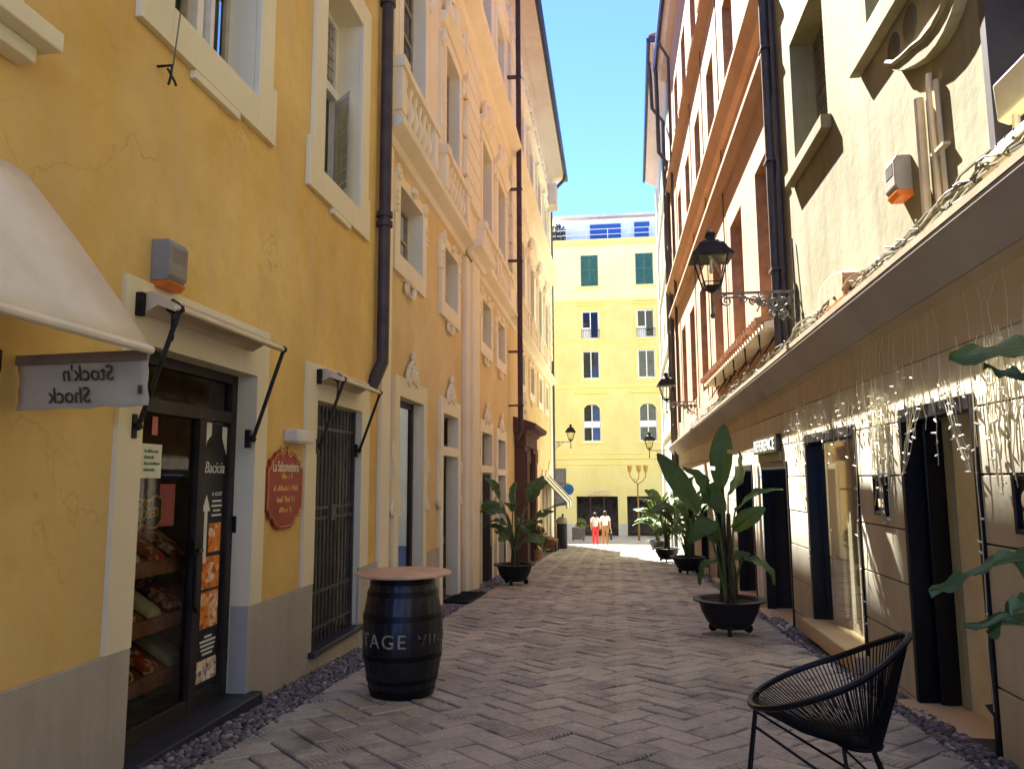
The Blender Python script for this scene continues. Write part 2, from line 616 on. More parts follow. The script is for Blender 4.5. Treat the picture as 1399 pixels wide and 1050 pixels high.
def wall(P, u0, u1, z0, z1, holes):
    """facade sheet with openings; holes are (u0,u1,z0,z1,depth). returns wall and reveal meshes"""
    us = sorted(set([u0, u1] + [h[0] for h in holes] + [h[1] for h in holes]))
    zs = sorted(set([z0, z1] + [h[2] for h in holes] + [h[3] for h in holes]))
    w, rs = MB(), []
    for i in range(len(us) - 1):
        for j in range(len(zs) - 1):
            cu, cz = (us[i] + us[i + 1]) / 2, (zs[j] + zs[j + 1]) / 2
            if any(h[0] < cu < h[1] and h[2] < cz < h[3] for h in holes):
                continue
            w.poly(P(us[i], zs[j], 0), P(us[i + 1], zs[j], 0), P(us[i + 1], zs[j + 1], 0), P(us[i], zs[j + 1], 0))
    for a, b, c, d, e in holes:
        r = MB()
        rs.append(r)
        r.poly(P(a, c, 0), P(a, d, 0), P(a, d, -e), P(a, c, -e))
        r.poly(P(b, c, 0), P(b, d, 0), P(b, d, -e), P(b, c, -e))
        r.poly(P(a, d, 0), P(b, d, 0), P(b, d, -e), P(a, d, -e))
        r.poly(P(a, c, 0), P(b, c, 0), P(b, c, -e), P(a, c, -e))
    return w, rs


def join(w, rs):
    for r in rs:
        w.add(r.v, r.f)


def ring(mb, P, u0, u1, z0, z1, w, d0, d1, wb=None, wt=None):
    """flat frame round an opening u0..u1 x z0..z1"""
    wb = w if wb is None else wb
    wt = w if wt is None else wt
    mb.fbox(P, u0 - w, u0, z0 - wb, z1 + wt, d0, d1)
    mb.fbox(P, u1, u1 + w, z0 - wb, z1 + wt, d0, d1)
    if wt:
        mb.fbox(P, u0, u1, z1, z1 + wt, d0, d1)
    if wb:
        mb.fbox(P, u0, u1, z0 - wb, z0, d0, d1)


def window(P, par, u0, u1, z0, z1, dep, fm, bars=(1, 2), back='dim', label=None, leaf=0.055):
    """casement set back in its opening: frame part, pane and curtain sub-parts"""
    m = MB()
    d = -dep
    m.fbox(P, u0, u0 + leaf, z0, z1, d, d + .05)
    m.fbox(P, u1 - leaf, u1, z0, z1, d, d + .05)
    m.fbox(P, u0 + leaf, u1 - leaf, z1 - leaf, z1, d, d + .05)
    m.fbox(P, u0 + leaf, u1 - leaf, z0, z0 + leaf * 1.3, d, d + .05)
    nu, nz = bars
    for i in range(1, nu + 1):
        c = u0 + (u1 - u0) * i / (nu + 1)
        m.fbox(P, c - .035, c + .035, z0 + leaf, z1 - leaf, d + .002, d + .055)
    for i in range(1, nz + 1):
        c = z0 + (z1 - z0) * i / (nz + 1)
        m.fbox(P, u0 + leaf, u1 - leaf, c - .015, c + .015, d + .004, d + .046)
    f = m.build('window', fm, par)
    if label:
        f['label'] = label
    g = MB()
    g.poly(P(u0, z0, d + .02), P(u1, z0, d + .02), P(u1, z1, d + .02), P(u0, z1, d + .02))
    g.build('pane', K['pane'], f)
    b = MB()
    b.fbox(P, u0 - .02, u1 + .02, z0 - .02, z1 + .02, d - .10, d - .06)
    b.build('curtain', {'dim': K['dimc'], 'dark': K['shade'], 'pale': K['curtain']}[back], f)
    return f


def shutter(P, par, u0, u1, z0, z1, dep, fm, name='shutter'):
    """closed pair of louvred shutters"""
    m = MB()
    d = -dep
    c = (u0 + u1) / 2
    for a, b in ((u0, c - .008), (c + .008, u1)):
        m.fbox(P, a, a + .06, z0, z1, d, d + .045)
        m.fbox(P, b - .06, b, z0, z1, d, d + .045)
        for zz in (z0, (z0 + z1) / 2, z1 - .08):
            m.fbox(P, a + .06, b - .06, zz, zz + .08, d, d + .045)
        k = z0 + .1
        while k < z1 - .12:
            m.hexa([P(a + .06, k, d + .002), P(b - .06, k, d + .002), P(b - .06, k, d + .04), P(a + .06, k, d + .04),
                    P(a + .06, k + .06, d - .005), P(b - .06, k + .06, d - .005), P(b - .06, k + .045, d + .035), P(a + .06, k + .045, d + .035)])
            k += .07
    m.fbox(P, u0, u1, z0, z1, d - .03, d - .02)
    return m.build(name, fm, par)


def scroll(P, u, z, d, r, sgn=1, turns=1.4, n=22):
    pts = []
    for i in range(n):
        t = i / (n - 1)
        a = sgn * (PI / 2 + t * turns * 2 * PI)
        rr = r * (1 - .78 * t)
        pts.append(P(u + rr * math.cos(a), z + rr * math.sin(a), d))
    return pts


def crest(mb, P, u, z, s=1.0):
    """baroque cartouche over a door or window"""
    mb.ball(P(u, z + .16 * s, .05), .12 * s, 2, (.45, .9, 1.2))
    for k in (-1, 1):
        mb.tube(scroll(P, u + k * .2 * s, z + .10 * s, .05, .11 * s, k, 1.3), .03 * s, 5)
        mb.tube([P(u + k * .3 * s, z + .02, .04), P(u + k * .2 * s, z + .22 * s, .05), P(u + k * .09 * s, z + .3 * s, .05), P(u, z + .33 * s, .05)], .03 * s, 5)
    mb.ball(P(u, z + .40 * s, .05), .06 * s, 1, (.7, 1, 1.3))


def apron(mb, P, u, z, s=1.0):
    for k in (-1, 1):
        mb.tube(scroll(P, u + k * .2 * s, z, .04, .075 * s, k), .022 * s, 5)
    mb.tube([P(u + .22 * s * math.cos(a), z + .05 - .14 * s * math.sin(a), .05) for a in [PI * i / 8 for i in range(9)]], .028 * s, 5)
    mb.fbox(P, u - .3 * s, u + .3 * s, z + .08, z + .11, 0, .06)


# ================================================================== ochre house, left, nearest
b1 = thing('ochre_house', 'ochre plastered house on the left with cream window surrounds and a grey plinth', 'house', (LX, 3.0, gz(3)))
shopo = (4.21, 5.66, -0.2, 2.22, 0.22)
grio = (6.92, 8.22, -0.16, 2.16, 0.3)
w1 = (4.28, 5.47, 4.45, 6.9, 0.3)
w2 = (6.88, 7.97, 4.42, 6.63, 0.34)
w0 = (1.2, 2.75, 3.95, 6.2, 0.3)
shop0 = (-0.6, 2.3, -0.1, 2.2, 0.22)
w, r = wall(PL, -6.0, 8.86, -1.2, 12.5, [shopo, grio, w1, w2, w0, shop0])
w.poly(PL(-6, -1.2, 0), PL(-6, 12.5, 0), PL(-6, 12.5, -8), PL(-6, -1.2, -8))
w.poly(PL(-6, 12.5, 0), PL(8.86, 12.5, 0), PL(8.86, 14, -5), PL(-6, 14, -5))
w.build('wall', K['ochre'], b1)
for q in r:
    q.build('reveal', K['cream'], b1)
# grey plinth, cut at the openings, with its returns
for a, b in ((2.3, 4.21), (5.652, 6.92), (8.22, 8.86)):
    m = MB()
    m.fbox(PL, a, b, -1.0, 0.45, 0.001, 0.028)
    if a > 5 and a < 6:
        m.fbox(PL, 5.652, 5.70, -1.0, 0.45, -.12, 0.001)
    m.build('plinth', K['plinth'], b1, bevel=.006)
# casings
m = MB()
m.fbox(PL, 3.98, 4.21, .452, 2.6, 0, .03)
m.fbox(PL, 5.66, 5.86, .452, 2.6, 0, .03)
m.fbox(PL, 4.21, 5.66, 2.22, 2.6, 0, .03)
m.build('door_surround', K['cream'], b1)
m = MB()
m.fbox(PL, 6.66, 6.92, .452, 2.5, 0, .03)
m.fbox(PL, 8.22, 8.50, .452, 2.5, 0, .03)
m.fbox(PL, 6.92, 8.22, 2.16, 2.5, 0, .03)
m.build('door_surround', K['cream'], b1)
m = MB()
m.fbox(PL, 2.3, 2.75, .452, 2.5, 0, .03)
m.build('door_surround', K['cream'], b1)
for (a, b, c, d, e), wd in ((w1, .31), (w2, .33), (w0, .3)):
    m = MB()
    ring(m, PL, a, b, c, d, wd - .06, 0, .05, wb=.27, wt=.3)
    m.fbox(PL, a - wd - .02, a - wd + .06, c - .27, c + .22, 0, .049)
    m.fbox(PL, b + wd - .06, b + wd + .02, c - .27, c + .22, 0, .049)
    m.fbox(PL, a + .28, b - .28, c - .33, c - .27, 0, .048)
    m.build('window_surround', K['cream'], b1, bevel=.006)
window(PL, b1, *w1[:4], .28, K['wood'], (1, 0), 'dim')
m = MB()
m.fbox(PL, 4.85, 4.93, 4.45, 6.9, -.22, -.14)
m.fbox(PL, 5.0, 5.05, 4.45, 6.9, -.20, -.12)
m.build('window_mullion', K['woodw'], b1)
window(PL, b1, *w0[:4], .28, K['wood'], (1, 1), 'dim')
m = MB()
m.fbox(PL, 1.0, 3.16, 3.46, 3.56, 0, .2)
m.fbox(PL, 1.0, 3.10, 3.38, 3.46, 0, .11)
m.build('window_sill', K['cream'], b1, bevel=.01)
# second window: leaded transom, one open casement
m = MB()
m.fbox(PL, 6.88, 7.97, 5.70, 5.80, -.33, -.24)
m.fbox(PL, 6.88, 6.94, 4.42, 6.63, -.33, -.26)
m.fbox(PL, 7.91, 7.97, 4.42, 6.63, -.33, -.26)
m.fbox(PL, 6.94, 7.91, 6.57, 6.63, -.33, -.26)
m.fbox(PL, 6.94, 7.91, 4.42, 4.50, -.33, -.26)
m.fbox(PL, 7.3, 7.36, 4.5, 5.7, -.33, -.26)
lf = m.build('window', K['woodw'], b1)
m = MB()
for i in range(1, 8):
    m.fbox(PL, 6.94 + i * .121, 6.95 + i * .121, 5.8, 6.57, -.3, -.285)
for i in range(1, 6):
    m.fbox(PL, 6.94, 7.91, 5.8 + i * .128, 5.81 + i * .128, -.301, -.286)
for i in range(1, 4):
    m.fbox(PL, 6.94 + i * .09, 6.95 + i * .09, 4.5, 5.7, -.3, -.285)
for i in range(1, 8):
    m.fbox(PL, 6.94, 7.3, 4.5 + i * .15, 4.51 + i * .15, -.301, -.286)
m.build('lead_bars', K['wood'], lf)
m = MB()
m.poly(PL(6.94, 5.8, -.295), PL(7.91, 5.8, -.295), PL(7.91, 6.57, -.295), PL(6.94, 6.57, -.295))
m.poly(PL(6.94, 4.5, -.295), PL(7.3, 4.5, -.295), PL(7.3, 5.7, -.295), PL(6.94, 5.7, -.295))
m.build('pane', K['pane'], lf)
m = MB()
m.fbox(PL, 6.86, 7.99, 4.4, 6.65, -.42, -.36)
m.build('curtain', K['grey'], lf)


def PC(u, z, d):                       # casement leaf swung out into the room of the reveal
    a = math.radians(62)
    return PL(7.93 - u * math.cos(a) - d * math.sin(a), z, -.26 + u * math.sin(a) * .55 + d * math.cos(a))


m = MB()
m.fbox(PC, 0, .06, 4.5, 5.68, 0, .04)
m.fbox(PC, .46, .52, 4.5, 5.68, 0, .04)
m.fbox(PC, .06, .46, 5.62, 5.68, 0, .04)
m.fbox(PC, .06, .46, 4.5, 4.57, 0, .04)
m.fbox(PC, .25, .265, 4.57, 5.62, .01, .03)
for i in range(1, 8):
    m.fbox(PC, .06, .46, 4.5 + i * .148, 4.512 + i * .148, .01, .03)
cas = m.build('casement', K['woodw'], b1)
m = MB()
m.poly(PC(.06, 4.57, .02), PC(.46, 4.57, .02), PC(.46, 5.62, .02), PC(.06, 5.62, .02))
m.build('pane', K['pane'], cas)
# drainpipe between the two left houses
m = MB()
m.tube([PL(8.72, 14, .1), PL(8.72, 2.95, .1), PL(8.72, 2.8, .1), PL(8.6, 2.62, .07), PL(8.52, 2.45, .02)], .075, 12)
for z in (4.62, 4.5, 7.4, 10.2):
    m.tube([PL(8.72, z - .03, .1), PL(8.72, z + .03, .1)], .1, 12)
m.build('drainpipe', K['pipe'], b1, smooth=True)
# grille sill and door step
m = MB()
m.fbox(PL, 6.84, 8.3, -.2, -.152, -.3, .08)
m.build('door_sill', K['step'], b1, bevel=.006)
m = MB()
m.fbox(PL, 4.2, 5.76, -.45, -.188, -.24, .12)
m.build('door_step', K['step'], b1, bevel=.012)
m = MB()
m.fbox(PL, 6.92, 8.22, -1.0, -.2, 0.001, .02)
m.build('plinth', K['plinth'], b1)
# grille over the second door
gr = MB()
n = 13
for i in range(n):
    u = 6.96 + (8.18 - 6.96) * i / (n - 1)
    gr.tube([PL(u, -.15, -.06), PL(u, 2.14, -.06)], .012, 6)
for z in (-.02, .32, 1.02, 1.12, 1.9):
    gr.fbox(PL, 6.93, 8.21, z, z + .03, -.075, -.05)
gr.fbox(PL, 7.50, 7.64, 1.0, 1.16, -.05, -.03)
gr.fbox(PL, 6.93, 6.97, -.15, 2.15, -.08, -.04)
gr.fbox(PL, 8.17, 8.21, -.15, 2.15, -.08, -.04)
gr.build('grille', K['grille'], b1)
m = MB()
for i in range(6):
    m.fbox(PL, 6.93 + i * .215, 6.93 + i * .215 + .207, -.15, 2.15, -.28, -.24)
m.fbox(PL, 6.9, 8.25, -.16, 2.16, -.3, -.282)
m.build('shutter', K['grey'], b1)
# shop door: frame, transom, fixed light and door leaf
D0 = -.2
m = MB()
m.fbox(PL, 4.23, 4.30, -.2, 2.22, D0, D0 + .07)
m.fbox(PL, 5.58, 5.66, -.2, 2.22, D0, D0 + .07)
m.fbox(PL, 4.30, 5.58, 2.15, 2.22, D0, D0 + .07)
m.fbox(PL, 4.30, 5.58, 1.84, 1.93, D0, D0 + .07)
m.fbox(PL, 5.13, 5.22, -.2, 1.84, D0, D0 + .07)
m.fbox(PL, 4.30, 5.13, -.2, -.1, D0, D0 + .06)
m.fbox(PL, 5.22, 5.58, -.2, -.1, D0, D0 + .06)
sd = m.build('shop_door', K['frame'], b1, bevel=.004)
m = MB()
for a, b, c, d in ((4.3, 5.13, -.1, 1.84), (5.22, 5.58, -.1, 1.84), (4.3, 5.58, 1.93, 2.15)):
    m.poly(PL(a, c, D0 + .03), PL(b, c, D0 + .03), PL(b, d, D0 + .03), PL(a, d, D0 + .03))
m.build('pane', K['shopgl'], sd)
m = MB()
m.tube([PL(5.10, .92, D0 + .07), PL(5.10, .92, D0 + .14), PL(5.02, .92, D0 + .16), PL(4.99, .88, D0 + .16), PL(4.99, .56, D0 + .16), PL(5.02, .52, D0 + .16), PL(5.15, .52, D0 + .07)], .013, 8)
m.fbox(PL, 5.07, 5.14, .88, 1.0, D0 + .07, D0 + .1)
m.build('handle', K['black'], sd)
# room behind the shop door
m = MB()
m.fbox(PL, 3.6, 6.2, -.3, -.2, -2.2, -.21)
m.fbox(PL, 3.6, 6.2, -.2, 2.6, -1.45, -1.4)
m.fbox(PL, 3.55, 3.6, -.2, 2.6, -2.2, -.21)
m.fbox(PL, 6.2, 6.25, -.2, 2.6, -2.2, -.21)
m.fbox(PL, 3.6, 6.2, 2.4, 2.45, -2.2, -.21)
m.build('shop_interior', mat('dim_room', '#a08b7a', 0.9, var=0.2), b1)
m = MB()
m.fbox(PL, -.6, 2.3, -.1, 2.2, -.2, -.18)
m.build('shop_window', K['frame'], b1)

# goods seen through the glass
rk = thing('display_rack', 'dark wooden rack of sloping shelves behind the shop door glass', 'rack', PL(4.9, -.2, -.7))
for z in (.05, .42, .80):
    m = MB()
    m.hexa([PL(4.32, z, -.30), PL(5.5, z, -.30), PL(5.5, z + .22, -.7), PL(4.32, z + .22, -.7),
            PL(4.32, z + .03, -.30), PL(5.5, z + .03, -.30), PL(5.5, z + .25, -.7), PL(4.32, z + .25, -.7)])
    m.fbox(PL, 4.32, 5.5, z - .03, z + .07, -.30, -.28)
    m.build('shelf', K['rackw'], rk)
m = MB()
for u in (4.3, 5.5):
    m.fbox(PL, u, u + .04, -.2, 1.2, -.74, -.70)
    m.fbox(PL, u, u + .04, -.2, .9, -.34, -.31)
m.build('rack_post', K['rackw'], rk)
lab = {0: 'bottom', 1: 'middle', 2: 'top'}
for k, z in enumerate((.05, .42, .80)):
    for j in range(4):
        u = 4.38 + j * .27
        m = MB()
        M0 = rnd.uniform(-.02, .02)
        m.hexa([PL(u, z + .045, -.32), PL(u + .17, z + .045, -.32), PL(u + .17 + M0, z + .24, -.65), PL(u + M0, z + .24, -.65),
                PL(u + .02, z + .11, -.33), PL(u + .15, z + .11, -.33), PL(u + .15 + M0, z + .31, -.63), PL(u + .02 + M0, z + .31, -.63)])
        o = m.build('bread_packet', K['goods'] if (k + j) % 3 else K['curtain'], None, bevel=.02)
        tag(o, 'wrapped packet lying on the %s shelf of the rack behind the shop door' % lab[k], 'packet', 'packets on the %s shelf of the rack' % lab[k])
m = MB()
m.fbox(PL, 4.36, 5.06, 1.28, 1.34, -.9, -.5)
m.fbox(PL, 4.38, 4.43, -.2, 1.28, -1.3, -1.25)
m.fbox(PL, 4.3, 5.6, 1.42, 1.5, -1.3, -1.0)
m.fbox(PL, 4.95, 5.1, .3, 1.42, -1.2, -1.0)
o = m.build('shop_counter', K['grey'], None)
tag(o, 'grey shop counter frame standing behind the bread rack', 'counter')
# things stuck on the door glass
dg = D0 + .035


def PD(x, y, h, u, z):
    return PL(u + x, z + y, dg + h)


m = MB()
m.fbox(PL, 4.5, 4.72, 1.42, 1.64, dg, dg + .003)
o = m.build('paper_notice', K['paper'])
tag(o, 'white paper notice with green print taped to the glass shop door', 'notice')
ORG[o] = Vector()
m = MB()
for i, wd in enumerate((.14, .1, .16, .12)):
    x = 4.53
    while x < 4.53 + wd:
        q = rnd.uniform(.008, .02)
        m.fbox(PL, x, x + q, 1.585 - i * .04, 1.597 - i * .04 + rnd.uniform(0, .008), dg + .004, dg + .006)
        x += q + .006
m.build('lettering', K['greenink'], o)
m = MB()
m.fbox(PL, 4.60, 4.66, 1.70, 1.82, dg, dg + .003)
o = m.build('price_tag', K['pink'])
tag(o, 'small pink and white tag stuck high on the shop door glass', 'tag')
m = MB()
m.fbox(PL, 4.80, 4.98, 1.1, 1.38, dg - .05, dg - .046)
o = m.build('pink_card', K['pink'])
tag(o, 'pink card hanging inside the shop door beside the closed sign', 'card')
cs = thing('closed_sign', 'small scroll shaped closed sign hanging behind the shop door glass', 'sign', PL(4.62, 1.2, dg - .03))
m = MB()
pts = [(-.17, -.1), (-.17, .09), (-.12, .11), (-.05, .08), (.04, .08), (.1, .11), (.17, .08), (.17, -.06), (.12, -.1), (.04, -.1), (-.04, -.07), (-.1, -.12)]
m.fprism(PL, [(4.62 + a, 1.2 + b) for a, b in pts], dg - .03, dg - .025)
m.build('sign_board', K['slate'], cs)
m = MB()
m.tube([PL(4.62 + a, 1.2 + b, dg - .022) for a, b in pts], .006, 5, closed=True)
m.build('sign_rim', K['gold'], cs)
text_mb('CLOSED', .085, lambda x, y, h: PL(4.62 + x, 1.16 + y + x * .12, dg - .022 + h), .001, width=.27).build('lettering', K['gold'], cs)
text_mb('SORRY', .04, lambda x, y, h: PL(4.62 + x, 1.245 + y + x * .1, dg - .022 + h), .001, width=.16).build('lettering', K['gold'], cs)
# tall black poster with food pictures on the fixed light
po = thing('food_poster', 'tall black poster with food pictures and a white arrow on the shop door side light', 'poster', PL(5.4, 0, dg))
m = MB()
m.fbox(PL, 5.23, 5.57, -.08, 1.83, dg, dg + .004)
m.build('poster_sheet', K['slate'], po)
m = MB()
bt = [(5.23, 1.70), (5.23, 1.83), (5.34, 1.83), (5.34, 1.74), (5.28, 1.69), (5.25, 1.60)]
m.fprism(PL, bt, dg + .004, dg + .006)
m.fprism(PL, [(5.57, 1.60), (5.57, 1.81), (5.50, 1.81), (5.50, 1.72)], dg + .004, dg + .006)
m.fbox(PL, 5.235, 5.25, .9, 1.6, dg + .004, dg + .006)
m.build('poster_corner', K['paper'], po)
m = MB()
m.fprism(PL, [(5.29, .85), (5.33, .85), (5.33, 1.18), (5.365, 1.18), (5.31, 1.30), (5.255, 1.18), (5.29, 1.18)], dg + .004, dg + .006)
m.build('arrow', K['paper'], po)
text_mb('Bacicia', .12, lambda x, y, h: PL(5.41 + x, 1.46 + y, dg + .005 + h), .001, shear=.25, width=.28).build('lettering', K['paper'], po)
text_mb('A GUST', .04, lambda x, y, h: PL(5.46 + x, 1.29 + y, dg + .005 + h), .001, width=.15).build('lettering', K['paper'], po)
m = MB()
for i, q in enumerate((.13, .15, .1, .14)):
    m.fbox(PL, 5.46 - q / 2, 5.46 + q / 2, 1.245 - i * .035, 1.258 - i * .035, dg + .004, dg + .006)
for i, q in enumerate((.1, .22, .2, .18, .14)):
    m.fbox(PL, 5.41 - q / 2, 5.41 + q / 2, .27 - i * .03, .285 - i * .03, dg + .004, dg + .006)
m.build('print_lettering', K['paper'], po)
for a, b, c, d, mm in ((5.36, 5.53, .88, 1.09, 'food'), (5.29, 5.53, .62, .85, 'food'), (5.29, 5.53, .34, .60, 'food'),
                       (5.27, 5.40, -.03, .12, 'food2'), (5.41, 5.54, -.03, .12, 'food2')):
    m = MB()
    m.fbox(PL, a, b, c, d, dg + .004, dg + .006)
    m.build('picture', K[mm], po)
m = MB()
m.fbox(PL, 5.51, 5.55, 1.0, 1.13, -.16, -.1)
o = m.build('intercom', K['blackp'], None, bevel=.006)
o.location = PL(0, 0, 0) * 0 + Vector((.13, .17, 0))
o.location = (0, .14, 0)
tag(o, 'small black entry phone on the door reveal beside the food poster', 'intercom')


# rolled awnings over the two doors
def rolled_awning(name, u0, u1, z, label, armz):
    t = thing(name, label, 'awning', PL((u0 + u1) / 2, z, 0))
    m = MB()
    prof = [(.03, z + .10), (.10, z + .105), (.27, z + .015), (.285, z - .02), (.27, z - .03), (.14, z + .02), (.05, z - .03), (.03, z - .01)]
    m.fprof(PL, prof, u0, u1)
    m.build('canvas_roll', K['canvasd'], t)
    m = MB()
    m.tube([PL(u0 - .04, z - .01, .285), PL(u1 + .05, z - .01, .285)], .017, 8)
    m.build('front_bar', K['cream2'], t)
    for u in (u0 + .0, u1 + .04):
        m = MB()
        m.tube([PL(u, z - .01, .285), PL(u, armz, .06)], .015, 6)
        m.ball(PL(u, z - .01, .285), .03, 1)
        m.ball(PL(u, armz, .06), .028, 1)
        m.fbox(PL, u - .02, u + .02, armz - .07, armz + .07, 0, .04)
        m.build('arm', K['iron'], t)
    m = MB()
    m.fbox(PL, u0 - .05, u0 - .01, z - .05, z + .09, 0, .07)
    m.build('end_plate', K['iron'], t)
    m = MB()
    m.ball(PL(u0 + .06, z + .02, .2), .05, 1)
    m.tube([PL(u0 + .06, z + .02, .2), PL(u0 + .06, z - .12, .2)], .008, 5)
    m.tube([PL(u0 + .06 + .02 * math.cos(a), z - .155 + .035 * math.sin(a), .2) for a in [i * PI / 5 for i in range(10)]], .006, 5, closed=True)
    m.build('winding_gear', K['iron'], t)
    return t


rolled_awning('rolled_awning', 4.12, 5.52, 2.42, 'rolled up pale awning on iron arms above the glass shop door with posters', 1.72)
rolled_awning('rolled_awning', 6.92, 8.02, 2.36, 'rolled up pale awning on iron arms above the door with the iron grille', 1.72)

# white awning of the nearest shop with its hanging side banner
aw = thing('white_awning', 'white canvas awning lowered over the nearest shop window on the left', 'awning', PL(2, 2.4, 0))
m = MB()
U0, U1 = -1.2, 3.22
rows = []
for i in range(9):
    t = i / 8
    d = .03 + .67 * t
    z = 2.88 - .87 * t + .025 * math.sin(PI * t)
    rows.append((d, z))
nseg = 12
vs, fs = [], []
for d, z in rows:
    for k in range(nseg + 1):
        u = U0 + (U1 - U0) * k / nseg - (.06 * (1 - d / .7) if k == nseg else 0)
        vs.append(PL(u, z - .012 * math.sin(k * PI) , d))
for i in range(8):
    for k in range(nseg):
        a = i * (nseg + 1) + k
        fs.append((a, a + 1, a + nseg + 2, a + nseg + 1))
m.add(vs, fs)
o = m.build('canvas', K['canvas'], aw, smooth=True)
sm = o.modifiers.new('thick', 'SOLIDIFY')
sm.thickness = .006
m = MB()
m.tube([PL(U0, 2.0, .70), PL(3.22, 2.0, .70)], .02, 10)
m.build('front_bar', K['canvas'], aw)
m = MB()
m.tube([PL(3.2, 2.0, .70), PL(3.29, 2.0, .70)], .013, 8)
m.fbox(PL, 3.06, 3.11, 1.90, 2.0, 0, .04)
m.build('arm', K['iron'], aw)
bn = thing('banner', 'beige cloth side banner with mirrored lettering hanging below the white awning', 'banner', (-2.5, 3.24, 1.85))
m = MB()
nx, nz = 16, 8
vs, fs = [], []
for j in range(nz + 1):
    for i in range(nx + 1):
        x = -2.79 + .665 * i / nx
        z = 1.735 + .25 * j / nz + .012 * (i / nx) + (.004 * math.sin(i * 1.3) if j == 0 else 0)
        y = 3.25 + .008 * math.sin(i * .9 + j * .6) + .006 * math.sin(j * 1.7)
        vs.append((x, y, z))
for j in range(nz):
    for i in range(nx):
        a = j * (nx + 1) + i
        fs.append((a, a + 1, a + nx + 2, a + nx + 1))
m.add(vs, fs)
o = m.build('cloth', K['banner'], bn, smooth=True)
o.modifiers.new('thick', 'SOLIDIFY').thickness = .004
m = MB()
m.hexa([(-2.79, 3.222, 1.945), (-2.125, 3.222, 1.955), (-2.125, 3.232, 1.955), (-2.79, 3.232, 1.945),
        (-2.79, 3.222, 1.992), (-2.125, 3.222, 2.004), (-2.125, 3.232, 2.004), (-2.79, 3.232, 1.992)])
m.build('hem', mat('brown_hem', '#8a7668', .9), bn)
text_mb("Stock'n", .105, lambda x, y, h: Vector((-2.42 - x, 3.236 - h * .5, 1.868 + y)), .002, shear=.2, width=.26, bold=.001).build('lettering', K['ink'], bn)
text_mb('Shock', .105, lambda x, y, h: Vector((-2.51 - x, 3.236 - h * .5, 1.765 + y)), .002, shear=.2, width=.22, bold=.001).build('lettering', K['ink'], bn)
m = MB()
m.box(-2.165, -2.145, 3.232, 3.236, 1.80, 1.84)
m.build('mark', K['ink'], bn)


def siren(P, u, z, label, dep=.12, sc=1.0):
    t = thing('alarm_siren', label, 'alarm', P(u, z, 0))
    h = .15 * sc
    m = MB()
    m.fprof(P, [(0, z - h * .75), (dep * .8, z - h * .75), (dep, z - h * .5), (dep, z + h * .8), (dep * .85, z + h), (0, z + h)], u - .1 * sc, u + .1 * sc)
    m.build('housing', K['plas'], t, bevel=.008)
    m = MB()
    m.fprof(P, [(0, z - h * 1.02), (dep * .72, z - h * 1.02), (dep * .92, z - h * .8), (dep * .92, z - h * .752), (0, z - h * .752)], u - .095 * sc, u + .095 * sc)
    m.build('strobe', K['plaso'], t)
    m = MB()
    for k in range(5):
        m.fbox(P, u - .07 * sc, u + .07 * sc, z + h * (.1 + k * .13), z + h * (.15 + k * .13), dep, dep + .004)
    m.build('louvre', K['plas'], t)
    return t


siren(PL, 4.34, 2.74, 'grey alarm box with orange lamp on the ochre wall above the shop door', .13)
lb = thing('wall_light', 'small white box light mounted above the red sign', 'light', PL(6.42, 1.78, 0))
m = MB()
m.fbox(PL, 6.24, 6.62, 1.73, 1.84, 0, .13)
m.build('housing', K['plasw'], lb, bevel=.015)
m = MB()
m.fbox(PL, 6.27, 6.59, 1.722, 1.73, .015, .115)
m.build('diffuser', K['paper'], lb)
# red shop sign
rs = thing('red_sign', 'red shaped shop sign with gilt rim on the wall between the two doors', 'sign', PL(6.25, 1.3, 0))
out = []
half = [(0, -.35), (.12, -.345), (.2, -.31), (.24, -.26), (.3, -.25), (.31, -.2), (.36, -.18), (.36, .16), (.31, .18), (.3, .235), (.25, .24), (.2, .29), (.1, .32), (.05, .35)]
out = [(6.25 + a, 1.34 + b) for a, b in half] + [(6.25 - a, 1.34 + b) for a, b in reversed(half[1:])]
m = MB()
m.fprism(PL, out, .004, .03)
m.build('sign_board', K['red'], rs, bevel=.004)
m = MB()
m.tube([PL(6.25 + (a - 6.25) * .93, 1.34 + (b - 1.34) * .93, .031) for a, b in out], .005, 5, closed=True)
m.build('sign_rim', K['gold'], rs)
m = MB()
for k in (-1, 1):
    m.tube(scroll(PL, 6.25 + k * .07, 1.645, .034, .055, k), .008, 5)
m.build('crest', K['gold'], rs)
text_mb('La Salsamenteria', .13, lambda x, y, h: PL(6.25 + x, 1.475 + y, .032 + h), .002, width=.52).build('lettering', K['cream2'], rs)
for z, q in ((1.43, .22), (1.33, .5), (1.235, .34), (1.15, .24)):
    m = MB()
    x = -q / 2
    while x < q / 2:
        wd = rnd.uniform(.014, .03)
        if rnd.random() > .15:
            hh = rnd.choice((.03, .045, .03, .05))
            m.fbox(PL, 6.25 + x, 6.25 + x + wd * .7, z - .015, z - .015 + hh, .03, .033)
        x += wd
    m.build('lettering', K['gold'], rs)
# iron hook with cable
hk = thing('iron_hook', 'small iron cable hook on the ochre wall below the first floor window', 'hook', PL(4.2, 3.98, 0))
m = MB()
m.tube([PL(4.2, 4.0, 0), PL(4.2, 4.0, .1), PL(4.16, 3.9, .12), PL(4.14, 3.84, .12)], .009, 5)
m.tube([PL(4.23, 4.0, .05), PL(4.25, 3.92, .09), PL(4.27, 3.9, .09)], .008, 5)
m.build('hook', K['iron'], hk)
m = MB()
m.tube([PL(4.21, 4.0, .1), PL(4.23, 4.5, .13), PL(4.22, 6.5, .12)], .005, 5)
m.build('cable', K['wiref'], hk)

